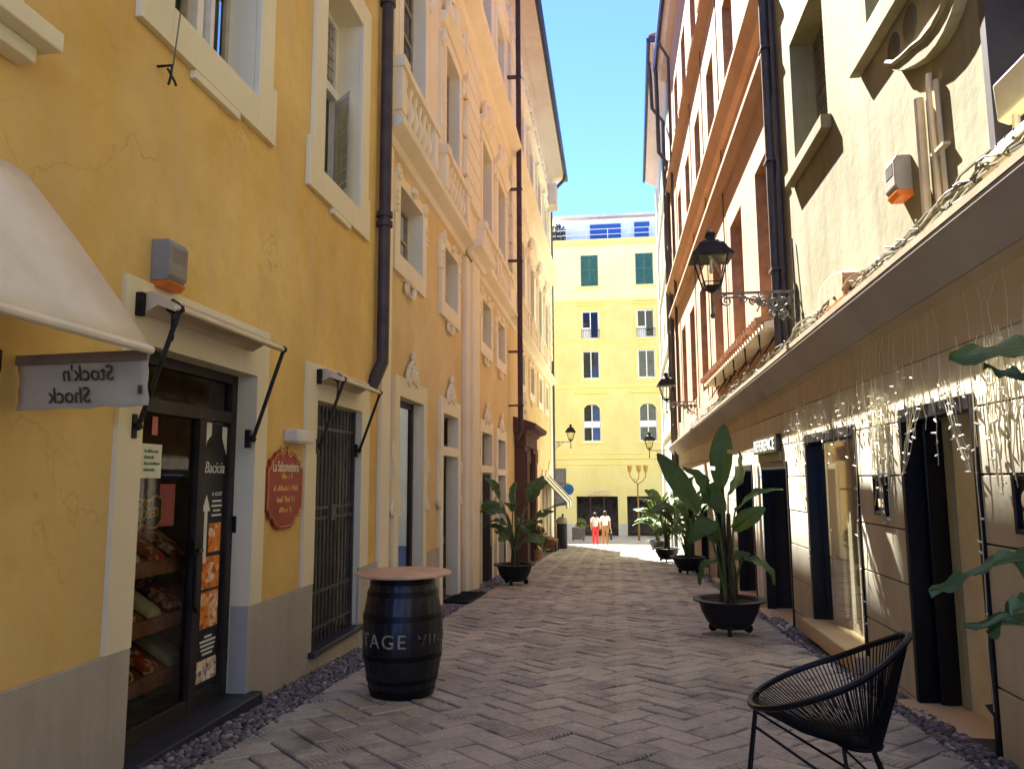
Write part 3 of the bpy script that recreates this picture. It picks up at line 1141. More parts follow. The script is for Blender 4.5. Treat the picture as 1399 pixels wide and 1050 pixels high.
# ================================================================== baroque palace, left, beyond the pipe
b2 = thing('baroque_palace', 'tall baroque palace on the left with amber walls, stucco frames and balustrades', 'palace', (LX, 20, gz(20)))
cols = [10.18, 12.88, 16.72, 19.02, 23.65, 26.65, 29.75, 32.7]
hw = [.62, .56, .62, .62, .62, .62, .6, .6]
EZ = 16.1
holes, mez, pn, up = [], [], [], []
for c, h in zip(cols, hw):
    mez.append((c - h, c + h - .03, 4.38, 5.34, .24))
    pn.append((c - h, c + h, 6.98, 9.0, .2))
    up.append((c - h, c + h, 11.45, 13.5, .2))
grd = [(9.68, 10.98, -.35, 2.5, .18), (12.32, 13.53, -.62, 1.80, .22), (12.32, 13.53, 1.96, 2.5, .22),
       (16.1, 17.45, -.9, 1.55, .22), (16.1, 17.45, 1.69, 2.42, .22), (18.4, 19.7, -.95, 1.5, .22), (18.4, 19.7, 1.64, 2.38, .22),
       (22.75, 24.25, -1.2, 1.9, .5), (27.2, 28.2, -1.4, 1.7, .3), (29.9, 30.9, -1.5, 1.2, .3), (31.6, 32.6, -1.6, 1.2, .3), (33.4, 34.2, -1.6, 1.6, .3)]
zone1 = [h for h in grd + mez]
w, r1 = wall(PL, 8.86, 36, -2.6, 5.72, zone1)
w.build('wall', K['ochre2'], b2)
w, r2 = wall(PL, 8.86, 36, 5.72, 16.3, pn + up)
E36 = MB()
w.poly(PL(36, 5.72, 0), PL(36, 16.3, 0), PL(36, 16.3, -9), PL(36, 5.72, -9))
w.build('upper_wall', K['peach'], b2)
w = MB()
w.poly(PL(36, -2.6, 0), PL(36, 5.72, 0), PL(36, 5.72, -9), PL(36, -2.6, -9))
w.poly(PL(8.86, 12, 0), PL(8.86, 16.3, 0), PL(8.86, 16.3, -9), PL(8.86, 12, -9))
w.build('side_wall', K['ochre2'], b2)
for q in r1 + r2:
    q.build('reveal', K['pale'], b2)
# roof, eaves and gutter
m = MB()
m.fprof(PL, [(.78, EZ + .12), (.80, EZ + .16), (-4.5, EZ + 1.75), (-9, EZ + .3), (-9, EZ + .1)], 8.6, 36.35)
m.build('roof', K['tile'], b2)
m = MB()
m.fprof(PL, [(0, EZ - .35), (.12, EZ - .32), (.18, EZ - .15), (.34, EZ - .1), (.72, EZ - .06), (.74, EZ + .08), (0, EZ + .1)], 8.86, 36.3)
m.build('eave', K['soffit'], b2)
m = MB()
m.fprof(PL, [(.75, EZ - .04), (.84, EZ - .06), (.90, EZ + .02), (.90, EZ + .12), (.75, EZ + .12)], 8.86, 36.4)
m.build('gutter', K['gutter'], b2)
m = MB()
m.fbox(PL, 8.86, 19.3, EZ + .1, EZ + 1.9, -.6, .62)
m.fprof(PL, [(.66, EZ + 1.9), (.66, EZ + 1.95), (-4, EZ + 3.1), (-8, EZ + 1.95), (-8, EZ + 1.9)], 8.6, 19.4)
m.build('unseen_attic', K['soffit'], b2)  # added above the view, height set for the shadow edge across the street
# pilasters
for a, b, z0, z1, dd in ((8.87, 9.26, -1.0, 5.70, .05), (14.1, 15.55, -1.2, 5.70, .09), (34.6, 36, -2.4, 5.70, .06)):
    m = MB()
    m.fbox(PL, a, b, z0, z1, 0, dd)
    if a == 14.1:
        m.fbox(PL, 14.5, 15.2, z0, z1, dd, .15)
    m.build('pilaster', K['pale'], b2, bevel=.008)
for a, b, z0 in ((14.05, 15.6, 6.95), (20.9, 21.9, 6.95), (34.5, 36, 6.95)):
    m = MB()
    k = z0
    i = 0
    while k < 10.4:
        ex = .1 if i % 2 else 0
        m.fbox(PL, a + .1 - ex, b - .1 + ex, k, k + .36, 0, .1)
        k += .4
        i += 1
    m.build('quoin', K['pale'], b2, bevel=.01)
    m = MB()
    k = 11.5
    while k < 15.4:
        m.fbox(PL, a + .1, b - .1, k, k + .46, 0, .08)
        k += .5
    m.build('quoin', K['pale'], b2, bevel=.01)
for a, b, z0, z1, d0, d1 in ((9.26, 9.66, -1.3, .33, 0, .03), (11.0, 12.3, -1.3, .33, 0, .03), (13.55, 14.1, -1.3, .1, 0, .03), (15.55, 16.1, -1.5, .0, 0, .03),
                             (17.45, 18.4, -1.5, -.1, 0, .03), (19.7, 21.88, -1.8, -.1, 0, .03), (25.12, 27.2, -1.9, -.3, 0, .03)):
    m = MB()
    m.fbox(PL, a, b, z0, z1, d0, d1)
    m.build('plinth', K['plinth'], b2)
# string courses
corn = [(0, 5.70), (.06, 5.72), (.10, 5.80), (.20, 5.86), (.26, 5.90), (.27, 5.97), (.14, 6.0), (0, 6.0)]
corn2 = [(0, 10.4), (.1, 10.45), (.12, 10.62), (.26, 10.7), (.38, 10.8), (.4, 10.9), (.2, 10.95), (0, 10.95)]
m = MB()
m.fprof(PL, corn, 8.9, 36.2)
m.fprof(PL, [(d + .12, z) for d, z in corn], 14.0, 15.65)
m.build('string_course', K['pale'], b2)
m = MB()
m.fprof(PL, corn2, 8.9, 36.2)
m.fprof(PL, [(0, 14.2), (.1, 14.25), (.14, 14.4), (0, 14.45)], 8.9, 36.1)
for i in range(34):
    u = 9.4 + i * .8
    m.tube(scroll(PL, u, 14.9, .06, .2, 1 if i % 2 else -1, 1.0, 12), .05, 5)
    m.ball(PL(u + .4, 15.1, .05), .13, 1, (.5, 1, 1.3))
m.build('cornice', K['pale'], b2)
# balustrades under the tall windows, first and second floor
for zb, hh, nm in ((6.0, .9, 'first'), (10.95, .62, 'second')):
    for c, h in zip(cols, hw):
        bl = MB()
        bl.fbox(PL, c - 1.0, c + 1.0, zb + .002, zb + .2, 0, .16)
        bl.fbox(PL, c - 1.02, c + 1.02, zb + hh - .1, zb + hh, 0, .2)
        bl.fbox(PL, c - 1.05, c - .82, zb + .2, zb + hh - .1, 0, .18)
        bl.fbox(PL, c + .82, c + 1.05, zb + .2, zb + hh - .1, 0, .18)
        bl.fbox(PL, c - 1.08, c - .79, zb + hh - .12, zb + hh + .03, 0, .22)
        bl.fbox(PL, c + .79, c + 1.08, zb + hh - .12, zb + hh + .03, 0, .22)
        b = bl.build('balustrade', K['pale'], b2)
        bb = MB()
        hb = hh - .3
        for k in range(6):
            u = c - .66 + k * .264
            bb.lathe([(.05, 0), (.05, .04 * hb), (.03, .1 * hb), (.075, .38 * hb), (.06, .5 * hb), (.028, .72 * hb), (.05, .9 * hb), (.05, hb)], PL(u, zb + .2, .1), 8)
        bb.build('baluster', K['pale'], b, smooth=True)
# window surrounds
for i, (c, h) in enumerate(zip(cols, hw)):
    a0, a1, z0, z1, _ = mez[i]
    m = MB()
    ring(m, PL, a0, a1, z0, z1, .24, 0, .06, wb=.26, wt=.16)
    m.fbox(PL, a0 - .3, a0 - .2, z1 - .45, z1 + .05, 0, .055)
    m.fbox(PL, a1 + .2, a1 + .3, z1 - .45, z1 + .05, 0, .055)
    if i < 6:
        apron(m, PL, c, z0 - .36, 1.0)
        for k, u in ((1, a0 - .12), (-1, a1 + .12)):
            m.tube(scroll(PL, u, z1 + .12, .07, .1, k), .03, 5)
        m.ball(PL(c, z1 + .12, .08), .1, 1, (.6, 1.6, .8))
        for k in range(4):
            m.ball(PL(a0 - .2, z1 - .15 - k * .09, .07), .035, 1)
            m.ball(PL(a1 + .2, z1 - .15 - k * .09, .07), .035, 1)
    m.build('window_surround', K['pale'], b2)
    window(PL, b2, a0, a1, z0, z1, .22, K['wood'], (1, 1), 'dark')
    a0, a1, z0, z1, _ = pn[i]
    m = MB()
    ring(m, PL, a0, a1, z0, z1, .2, 0, .07, wb=0, wt=.22)
    m.fbox(PL, a0 - .34, a0 - .2, z0, z1 + .1, 0, .05)
    m.fbox(PL, a1 + .2, a1 + .34, z0, z1 + .1, 0, .05)
    m.fprof(PL, [(0, z1 + .22), (.1, z1 + .24), (.16, z1 + .34), (.2, z1 + .4), (0, z1 + .44)], a0 - .36, a1 + .36)
    m.ball(PL(c, z1 + .8, .1), .26, 2, (.45, .9, 1.1))
    for k in (-1, 1):
        m.tube(scroll(PL, c + k * .42, z1 + .62, .1, .2, k), .06, 6)
        m.tube([PL(c + k * .25, z1 + 1.0, .1), PL(c + k * .55, z1 + .9, .12), PL(c + k * .72, z1 + .5, .1)], .05, 6)
        m.ball(PL(c + k * (h + .3), z1 - .05, .08), .11, 1, (.6, .8, 1.5))
    m.build('window_surround', K['pale'], b2, smooth=False)
    window(PL, b2, a0, a1, z0, z1, .18, K['wood'], (1, 3), 'dark')
    a0, a1, z0, z1, _ = up[i]
    m = MB()
    ring(m, PL, a0, a1, z0, z1, .2, 0, .07, wb=0, wt=.2)
    m.fprof(PL, [(0, z1 + .2), (.12, z1 + .24), (.16, z1 + .32), (0, z1 + .36)], a0 - .3, a1 + .3)
    for k in (-1, 1):
        m.tube(scroll(PL, c + k * .3, z1 + .5, .08, .15, k), .045, 6)
    m.ball(PL(c, z1 + .55, .08), .16, 1, (.45, .9, 1.1))
    m.build('window_surround', K['pale'], b2)
    window(PL, b2, a0, a1, z0, z1, .18, K['wood'], (1, 3), 'dim')
# ground floor openings
for i, (a0, a1, z0, z1) in enumerate(((9.68, 10.98, -.35, 2.5), (12.32, 13.53, -.62, 2.5), (16.1, 17.45, -.9, 2.42), (18.4, 19.7, -.95, 2.38))):
    m = MB()
    wt = .26
    m.fbox(PL, a0 - .22, a0, z0, z1 + wt, 0, .05)
    m.fbox(PL, a1, a1 + .2, z0, z1 + wt, 0, .05)
    m.fbox(PL, a0, a1, z1, z1 + wt, 0, .05)
    m.fbox(PL, a0 - .3, a0 - .22, 1.0, 1.9, 0, .045)
    m.fbox(PL, a1 + .2, a1 + .27, 1.0, 1.9, 0, .045)
    for u in (a0 - .26, a1 + .23):
        m.tube(scroll(PL, u, 1.02, .05, .07, 1), .03, 5)
        m.ball(PL(u, 1.6, .05), .07, 1, (.5, .7, 2.2))
    crest(m, PL, (a0 + a1) / 2, z1 + wt - .06, 1.05)
    if i:
        zm = (1.8, 1.55, 1.5)[i - 1]
        m.fbox(PL, a0, a1, zm, zm + .15, .001, .045)
    m.build('door_surround', K['cream' if i == 0 else 'pale'], b2)
# shop window
m = MB()
m.fbox(PL, 9.68, 9.73, -.35, 2.5, -.17, -.13)
m.fbox(PL, 10.88, 10.98, -.35, 2.5, -.17, -.11)
m.fbox(PL, 9.73, 10.88, 2.42, 2.5, -.17, -.12)
m.fbox(PL, 9.73, 10.88, -.35, -.22, -.17, -.13)
sw = m.build('shop_window', K['frame'], b2)
m = MB()
m.poly(PL(9.73, -.22, -.15), PL(10.88, -.22, -.15), PL(10.88, 2.42, -.15), PL(9.73, 2.42, -.15))
m.build('pane', K['shopgl'], sw)
m = MB()
m.fbox(PL, 9.6, 11.05, -.4, 2.55, -.4, -.36)
m.build('backdrop', K['backg'], sw)
m = MB()
m.fprism(PL, [(9.9, .9), (10.5, .9), (10.5, 1.15)] + [(10.2 + .3 * math.cos(a), 1.15 + .22 * math.sin(a)) for a in [PI * i / 8 for i in range(1, 8)]] + [(9.9, 1.15)], -.143, -.14)
for k in range(5):
    m.fbox(PL, 9.85 + .1 * (k % 2), 10.1 + .1 * (k % 3), 1.5 + k * .14, 1.56 + k * .14, -.143, -.14)
m.build('window_sticker', K['paper'], sw)
m = MB()
m.fbox(PL, 9.98, 10.4, .55, .85, -.35, -.2)
m.ball(PL(10.2, .9, -.28), .07, 2)
o = m.build('display_box', K['shade'])
tag(o, 'dark display box standing in the shop window past the drainpipe', 'box')
# green door with transom, the next two dark doors
for a0, a1, z0, zm, zt in ((12.32, 13.53, -.62, 1.8, 2.5), (16.1, 17.45, -.9, 1.55, 2.42), (18.4, 19.7, -.95, 1.5, 2.38)):
    m = MB()
    c = (a0 + a1) / 2
    m.fbox(PL, a0, a1, z0, zm, -.24, -.21)
    for a, b in ((a0, c - .01), (c + .01, a1)):
        m.fbox(PL, a + .02, a + .12, z0, zm, -.21, -.165)
        m.fbox(PL, b - .12, b - .02, z0, zm, -.21, -.165)
        for z in (z0 + .02, z0 + .9, zm - .14):
            m.fbox(PL, a + .12, b - .12, z, z + .12, -.21, -.165)
    dr = m.build('door', mat('dark_green_door', '#2e3430', .5, var=.15), b2)
    m = MB()
    m.ball(PL(c - .08, z0 + 1.05, -.15), .03, 1)
    m.build('handle', K['gold'], dr)
    window(PL, b2, a0, a1, zm + .16, zt, .2, K['frame'], (1, 0), 'dark')
    m = MB()
    m.fbox(PL, a0, a1, z0 - .25, z0 + .006, -.22, .06)
    m.build('door_step', K['step'], b2)
m = MB()
m.hexa([PL(16.3, -.9, -.28), PL(16.34, -.9, -.28), PL(16.84, -.9, .08), PL(16.8, -.9, .1), PL(16.3, 1.5, -.28), PL(16.34, 1.5, -.28), PL(16.84, 1.5, .08), PL(16.8, 1.5, .1)])
m.build('door_leaf', K['frame'], b2)
# brown stone portal
m = MB()
m.fbox(PL, 21.9, 22.7, -1.5, 2.35, 0, .3)
m.fbox(PL, 24.3, 25.1, -1.5, 2.35, 0, .3)
m.fbox(PL, 21.98, 22.6, -1.5, 2.2, .3, .36)
m.fbox(PL, 24.38, 25.0, -1.5, 2.2, .3, .36)
m.fbox(PL, 22.7, 24.3, 1.9, 2.35, 0, .22)
m.fbox(PL, 21.85, 25.15, 2.35, 2.72, 0, .34)
m.fprof(PL, [(0, 2.72), (.36, 2.72), (.42, 2.8), (.62, 2.86), (.66, 2.98), (.5, 3.04), (0, 3.2)], 21.6, 25.4)
m.fbox(PL, 25.4, 26.3, 1.95, 2.4, 0, .26)
m.build('portal', K['browny'], b2, bevel=.015)
m = MB()
for z in (3.3, 3.6, 3.9):
    m.ball(PL(23.5, z, .1), .2, 1, (.5, 1.1, .9))
    for k in (-1, 1):
        m.tube(scroll(PL, 23.5 + k * .4, z, .1, .18, k), .06, 5)
m.build('portal_crest', K['pale'], b2)
m = MB()
m.fbox(PL, 22.7, 24.3, -1.3, 1.9, -.5, -.45)
for i in range(3):
    m.fbox(PL, 22.85 + i * .5, 23.2 + i * .5, -.9, 1.7, -.45, -.41)
m.build('door', K['brown'], b2)
for a0, a1, z0, z1 in ((27.2, 28.2, -1.4, 1.7), (29.9, 30.9, -1.5, 1.2), (31.6, 32.6, -1.6, 1.2), (33.4, 34.2, -1.6, 1.6)):
    m = MB()
    m.fbox(PL, a0, a1, z0, z1, -.3, -.26)
    c = (a0 + a1) / 2
    m.fbox(PL, c - .04, c + .04, z0, z1, -.26, -.22)
    m.build('door', K['brown'], b2)
    m = MB()
    m.fbox(PL, a0 - .18, a0, z0, z1 + .2, 0, .05)
    m.fbox(PL, a1, a1 + .18, z0, z1 + .2, 0, .05)
    m.fbox(PL, a0, a1, z1, z1 + .2, 0, .05)
    crest(m, PL, c, z1 + .16, 1.0)
    m.build('door_surround', K['pale'], b2)
m = MB()
m.tube([PL(20.75, 16.0, .7), PL(20.75, 15.7, .36), PL(20.75, 15.4, .32), PL(20.75, 2.7, .32), PL(20.7, 2.5, .2)], .075, 10)
for z in (3.4, 4.9, 7.5, 9.6, 13.0):
    m.fbox(PL, 20.67, 20.83, z, z + .04, 0, .41)
m.build('drainpipe', K['piper'], b2, smooth=True)
m = MB()
m.tube([PL(35.4, 16.0, .8), PL(35.4, 15.75, .75), PL(35.5, 15.4, .35), PL(35.7, 15.2, .12), PL(35.75, 14.9, .08), PL(35.75, -1.4, .08)], .08, 10)
m.build('drainpipe', K['pipeg'], b2, smooth=True)
m = MB()
m.fbox(PL, 33.6, 34.6, 13.9, 14.9, .02, .5)
m.build('roof_bracket', K['soffit'], b2)

m = MB()
m.box(-9.5, -3.7, 36.3, 42.3, -2.6, 13.5)
m.build('hidden_shadow_block', K['ochre2'], b2)  # added block out of view, shades the paving at the street's end

# ================================================================== right side: cream house
b3 = thing('cream_house', 'cream plastered house on the upper right with deep windows and curved stucco', 'house', (RX, 5, gz(5)))
wa = (7.88, 9.3, 5.12, 6.75, .35)
wb_ = (5.2, 6.62, 5.22, 6.9, .35)
wc = (3.2, 4.70, 3.0, 5.6, .42)
wd_ = (7.9, 9.25, 9.3, 11.2, .35)
we = (5.2, 6.6, 9.3, 11.2, .35)
w, r = wall(PR, -6, 10.12, 2.6, 14.5, [wa, wb_, wc, wd_, we])
w.poly(PR(-6, 2.6, 0), PR(-6, 14.5, 0), PR(-6, 14.5, -8), PR(-6, 2.6, -8))
w.poly(PR(10.12, 12, 0), PR(10.12, 14.5, 0), PR(10.12, 14.5, -8), PR(10.12, 12, -8))
join(w, r)
w.build('wall', K['cwall'], b3)
m = MB()
m.fprof(PR, [(.6, 14.4), (.6, 14.5), (-4, 16), (-8, 14.5), (-8, 14.4)], -6, 10.3)
m.build('roof', K['tile'], b3)
for q in (wa, wb_, wd_, we):
    shutter(PR, b3, q[0], q[1], q[2], q[3], .33, K['grey'])
for a, b, z0, z1, d in ((7.75, 9.42, 4.95, 5.1, .11), (5.05, 6.85, 4.98, 5.2, .1), (7.75, 9.42, 9.1, 9.28, .12), (5.05, 6.8, 9.1, 9.28, .12)):
    m = MB()
    m.fbox(PR, a, b, z0, z1, 0, d)
    m.build('window_sill', K['cwall'], b3, bevel=.012)
m = MB()
shut = shutter(PR, b3, 3.2, 4.5, 3.0, 5.6, .40, K['brown'])
m.fbox(PR, 4.5, 4.58, 3.0, 5.6, -.40, -.3)
m.build('window_frame', K['wood'], b3)
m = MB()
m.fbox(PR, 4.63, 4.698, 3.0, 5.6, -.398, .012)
m.build('shaded_jamb', K['pipeg'], b3)  # dark box over the far jamb, its shade given as colour
m = MB()
arc = [(6.0, 4.62), (5.86, 4.5), (5.69, 4.42), (5.5, 4.35), (5.32, 4.30), (5.15, 4.29), (5.02, 4.31), (4.9, 4.36), (4.8, 4.44), (4.74, 4.55)]
arc2 = [(a, b + .03 + .11 * min(1, i / 3)) for i, (a, b) in enumerate(arc)]
pl = arc + arc2[::-1]
for i in range(len(arc) - 1):
    m.fprism(PR, [arc[i], arc[i + 1], arc2[i + 1], arc2[i]], 0, .08)
m.tube([PR(a, b, .08) for a, b in arc2], .025, 6)
m.build('curved_moulding', K['cwall'], b3)
m = MB()
for q in ((6.06, 4.78), (5.72, 4.80)):
    m = MB()
    m.ball(PR(q[0], q[1], .0), .13, 3, (.16, 1.0, 1.1))
    m.build('oval_hole_disc', mat('oval_hole_dark', '#5d5546', .9), b3, smooth=True)  # flat dark discs stand for recessed ovals, their darkness painted
m = MB()
m.tube([PR(5.57, 4.12, .04), PR(5.57, 3.05, .04)], .035, 8)
m.tube([PR(5.40, 4.22, .03), PR(5.40, 4.1, .04), PR(5.36, 3.1, .04)], .02, 8)
m.tube([PR(5.30, 4.12, .03), PR(5.27, 3.2, .03)], .016, 8)
m.fbox(PR, 5.22, 5.42, 3.62, 3.64, 0, .05)
m.build('conduit', K['canvasd'], b3, smooth=True)
m = MB()
m.tube([PR(10.16, 14, .1), PR(10.16, 3.05, .1)], .07, 10)
m.tube([PR(9.96, 14, .05), PR(9.96, 3.05, .05)], .035, 8)
for z in (4.1, 5.6, 7.2, 9.2):
    m.fbox(PR, 10.05, 10.27, z, z + .04, 0, .18)
m.build('drainpipe', K['pipeg'], b3, smooth=True)
m = MB()
m.tube([PR(9.55, 4.35, .03), PR(9.4, 3.05, .05)], .012, 6)
m.build('cable', K['pipeg'], b3)
siren(PR, 5.98, 3.68, 'grey alarm box with orange lamp on the sunlit cream wall above the fascia', .13, 1.05)

# ---- orange house
b4 = thing('orange_house', 'sunlit orange plastered house on the right with brown shutters and string courses', 'house', (RX, 18, gz(18)))
oc = [11.2, 13.75, 16.3, 18.85, 21.4, 23.95, 26.3]
hol = []
for c in oc:
    hol += [(c - .62, c + .62, 3.55, 6.1, .3), (c - .55, c + .55, 8.35, 10.5, .3), (c - .55, c + .55, 12.3, 14.4, .3)]
w, r = wall(PR, 10.12, 27.5, 2.4, 16.6, hol)
w.poly(PR(27.5, 2.4, 0), PR(27.5, 16.6, 0), PR(27.5, 16.6, -8), PR(27.5, 2.4, -8))
w.poly(PR(10.12, 12, 0), PR(10.12, 16.6, 0), PR(10.12, 16.6, -8), PR(10.12, 12, -8))
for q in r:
    q.build('reveal', K['reveal_shade'], b4)
w.build('wall', K['orange'], b4)
for h in hol:
    shutter(PR, b4, h[0], h[1], h[2], h[3], .26, K['brown'])
    if h[2] > 8:
        m = MB()
        m.fbox(PR, h[0] - .14, h[1] + .14, h[2] - .14, h[2] - .001, 0, .14)
        m.build('window_sill', K['orange'], b4)
m = MB()
m.fprof(PR, [(0, 7.86), (.1, 7.9), (.16, 8.02), (.24, 8.14), (.24, 8.22), (0, 8.26)], 10.14, 27.5)
m.fprof(PR, [(0, 6.98), (.08, 7.0), (.17, 7.14), (.17, 7.22), (0, 7.26)], 10.14, 27.5)
m.fprof(PR, [(0, 11.6), (.12, 11.66), (.18, 11.8), (0, 11.86)], 10.14, 27.5)
m.build('string_course', K['orange'], b4)
m = MB()
m.fprof(PR, [(0, 16.2), (.2, 16.26), (.3, 16.42), (.36, 16.5), (.36, 16.6), (0, 16.62)], 10.1, 27.6)
m.build('eave', K['soffit'], b4)
m = MB()
m.fprof(PR, [(.36, 16.46), (.45, 16.44), (.5, 16.54), (.5, 16.64), (.36, 16.64)], 10.1, 27.3)
m.build('gutter', K['gutter'], b4)
m = MB()
m.fprof(PR, [(.46, 16.645), (.46, 16.7), (-4, 18), (-8, 16.7), (-8, 16.65)], 10.1, 27.5)
m.build('roof', K['tile'], b4)
m = MB()
m.tube([PR(26.9, 16.4, .42), PR(26.95, 15.6, .4), PR(27.0, 13.2, .38), PR(27.05, 12.8, .1), PR(27.05, -.5, .1)], .075, 8)
m.tube([PR(25.2, 16.4, .42), PR(25.2, 15.8, .1), PR(25.2, 3.2, .1)], .05, 8)
m.build('drainpipe', K['pipeg'], b4, smooth=True)
m = MB()
for c in (14.9, 17.5, 20.1):
    m.tube([PR(c, 11.5, .03), PR(c, 3.2, .03)], .012, 5)
m.build('cable', K['piper'], b4)
# ledge with a row of tiles along the orange house
lg = thing('tiled_ledge', 'narrow tiled ledge running along the orange wall behind the street lamp', 'ledge', PR(13, 3.4, 0))
m = MB()
m.fprof(PR, [(0, 3.36), (.26, 3.40), (.26, 3.46), (0, 3.52)], 10.3, 17.0)
m.build('slab', K['pale'], lg)
m = MB()
for i in range(30):
    u = 10.4 + i * .22
    m.tube([PR(u, 3.56, .0), PR(u, 3.48, .36)], .06, 6)
m.build('tile_row', K['terra'], lg)
for i in range(6):
    u = 10.8 + i * 1.15
    m = MB()
    m.tube([PR(u, 3.36, .02), PR(u + .02, 3.05, .22), PR(u, 3.38, .24)], .016, 5)
    m.build('bracket', K['iron'], lg)

# ---- stone shop front under both houses
b5 = thing('stone_shopfront', 'pale stone shopfront on the right with dark doors and marble steps', 'shopfront', (RX, 9, gz(9)))
doors = [(5.13, 6.42, -.3, 1.93), (7.54, 9.45, -.22, 1.90), (10.45, 12.2, -.55, 1.62), (13.0, 14.75, -.65, 1.62), (16.3, 17.8, -.8, 1.4), (19.3, 20.8, -.9, 1.4), (22.6, 24.2, -1.0, 1.4), (2.2, 3.9, -.2, 1.93)]
w, r = wall(PR, -6, 27.5, -2.2, 2.62, [d + (.45,) for d in doors])
join(w, r)
w.build('wall', mat('dark_joint', '#3a332c', .9), b5)
m = MB()
zc = [-1.72, -1.29, -.86, -.43, 0.0, .425, .85, 1.275, 1.70, 2.125, 2.6]
zc = [z + .14 - .0 for z in zc]
for j in range(len(zc) - 1):
    z0, z1 = zc[j] + .006, zc[j + 1] - .006
    if z0 > 2.2:
        continue
    # split the course at every door, then by vertical joints
    cuts = [(-6.0, 27.5)]
    for a, b, c, d in sorted(doors):
        if z1 > c and z0 < d:
            new = []
            for s0, s1 in cuts:
                if b <= s0 or a >= s1:
                    new.append((s0, s1))
                else:
                    if a > s0:
                        new.append((s0, a))
                    if b < s1:
                        new.append((b, s1))
            cuts = new
    for s0, s1 in cuts:
        # where the door head falls inside the course, fill above it
        u = s0
        while u < s1 - .02:
            e = min(s1, u + rnd.uniform(1.1, 1.6))
            if s1 - e < .35:
                e = s1
            m.fbox(PR, u + .003, e - .003, z0, z1, .001, .022 + rnd.uniform(-.002, .002))
            u = e
    for a, b, c, d in doors:
        if z0 < d < z1 - .02:
            m.fbox(PR, a, b, d, z1, .001, .021)
        if z0 + .02 < c < z1:
            m.fbox(PR, a, b, z0, c, .001, .021)
m.build('stone_cladding', K['stone'], b5, bevel=.004)
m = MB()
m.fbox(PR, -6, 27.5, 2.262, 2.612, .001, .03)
m.build('shade_band', K['fascia'], b5)  # brown band paints the fascia's shade onto the stone
for a, b, c, d in doors:
    m = MB()
    m.fbox(PR, a - .05, b + .05, c - .16, c + .008, -.42, .16)
    m.build('door_step', K['marble'], b5, bevel=.012)
    m = MB()
    m.fbox(PR, a, a + .06, c, d, -.1, .035)
    m.fbox(PR, b - .06, b, c, d, -.1, .035)
    m.fbox(PR, a + .06, b - .06, d - .1, d, -.1, .035)
    m.build('door_frame', K['black'], b5, bevel=.004)
# near door: open black leaf and pale panels inside
m = MB()
m.fbox(PR, 6.29, 6.36, -.28, 1.83, -.25, -.101)
m.build('door_leaf', K['blackp'], b5, bevel=.006)
m = MB()
m.fbox(PR, 5.14, 6.41, -.29, 1.92, -.32, -.27)
m.build('inner_panel', K['lace'], b5)
m = MB()
m.fbox(PR, 6.2, 6.33, -.29, 1.92, -.268, -.24)
m.build('inner_pillar', K['backg'], b5)
m = MB()
m.fprism(PR, [(5.2, -.12), (5.42, -.04), (5.2, .03)], -.05, -.02)
m.build('door_hook', K['blackp'], b5)
# shop window with pale backdrop
m = MB()
m.fbox(PR, 9.32, 9.388, -.2, 1.8, -.17, -.101)
m.build('side_panel', K['blackp'], b5)
m = MB()
m.fbox(PR, 7.55, 9.44, -.21, 1.89, -.24, -.2)
m.fbox(PR, 8.85, 8.95, -.1, 1.7, -.198, -.16)
m.fbox(PR, 8.5, 8.56, -.1, 1.75, -.198, -.17)
m.build('inner_panel', K['lace'], b5)
m = MB()
m.poly(PR(7.6, -.22, -.07), PR(9.39, -.22, -.07), PR(9.39, 1.8, -.07), PR(7.6, 1.8, -.07))
m.build('pane', K['shopgl'], b5)
for a, b, c, d in doors[2:7]:
    m = MB()
    m.fbox(PR, a + .06, b - .06, c, d - .1, -.42, -.38)
    cc = a + (b - a) * .45
    m.fbox(PR, cc, cc + .08, c, d - .1, -.38, -.3)
    m.build('door_leaf', K['blackp'], b5)
    m = MB()
    m.poly(PR(a + .06, c + .02, -.28), PR(b - .06, c + .02, -.28), PR(b - .06, d - .1, -.28), PR(a + .06, d - .1, -.28))
    m.build('pane', K['shopgl'], b5)
m = MB()
m.fbox(PR, 2.2, 3.9, -.2, 1.93, -.44, -.4)
m.build('door_leaf', K['blackp'], b5)
m = MB()
for u in (12.45, 12.7):
    m.fbox(PR, u, u + .1, -.5, 1.6, .02, .05)
m.build('pilaster', K['pale'], b5)
# projecting fascia along the shopfront
SL = -.019
m = MB()
m.fprof(PR, [(.0, 2.62), (.02, 2.60), (.075, 2.685), (.0, 2.72)], -6, 28.5, SL)
for v in m.v:
    pass
z4 = -SL * (-6 - 4)
fs = thing('shop_fascia', 'long brown sloping fascia projecting over the shopfront on the right', 'fascia', (RX, 9, 2.7))


def lift(mb):
    for v in mb.v:
        v.z += .19
    return mb


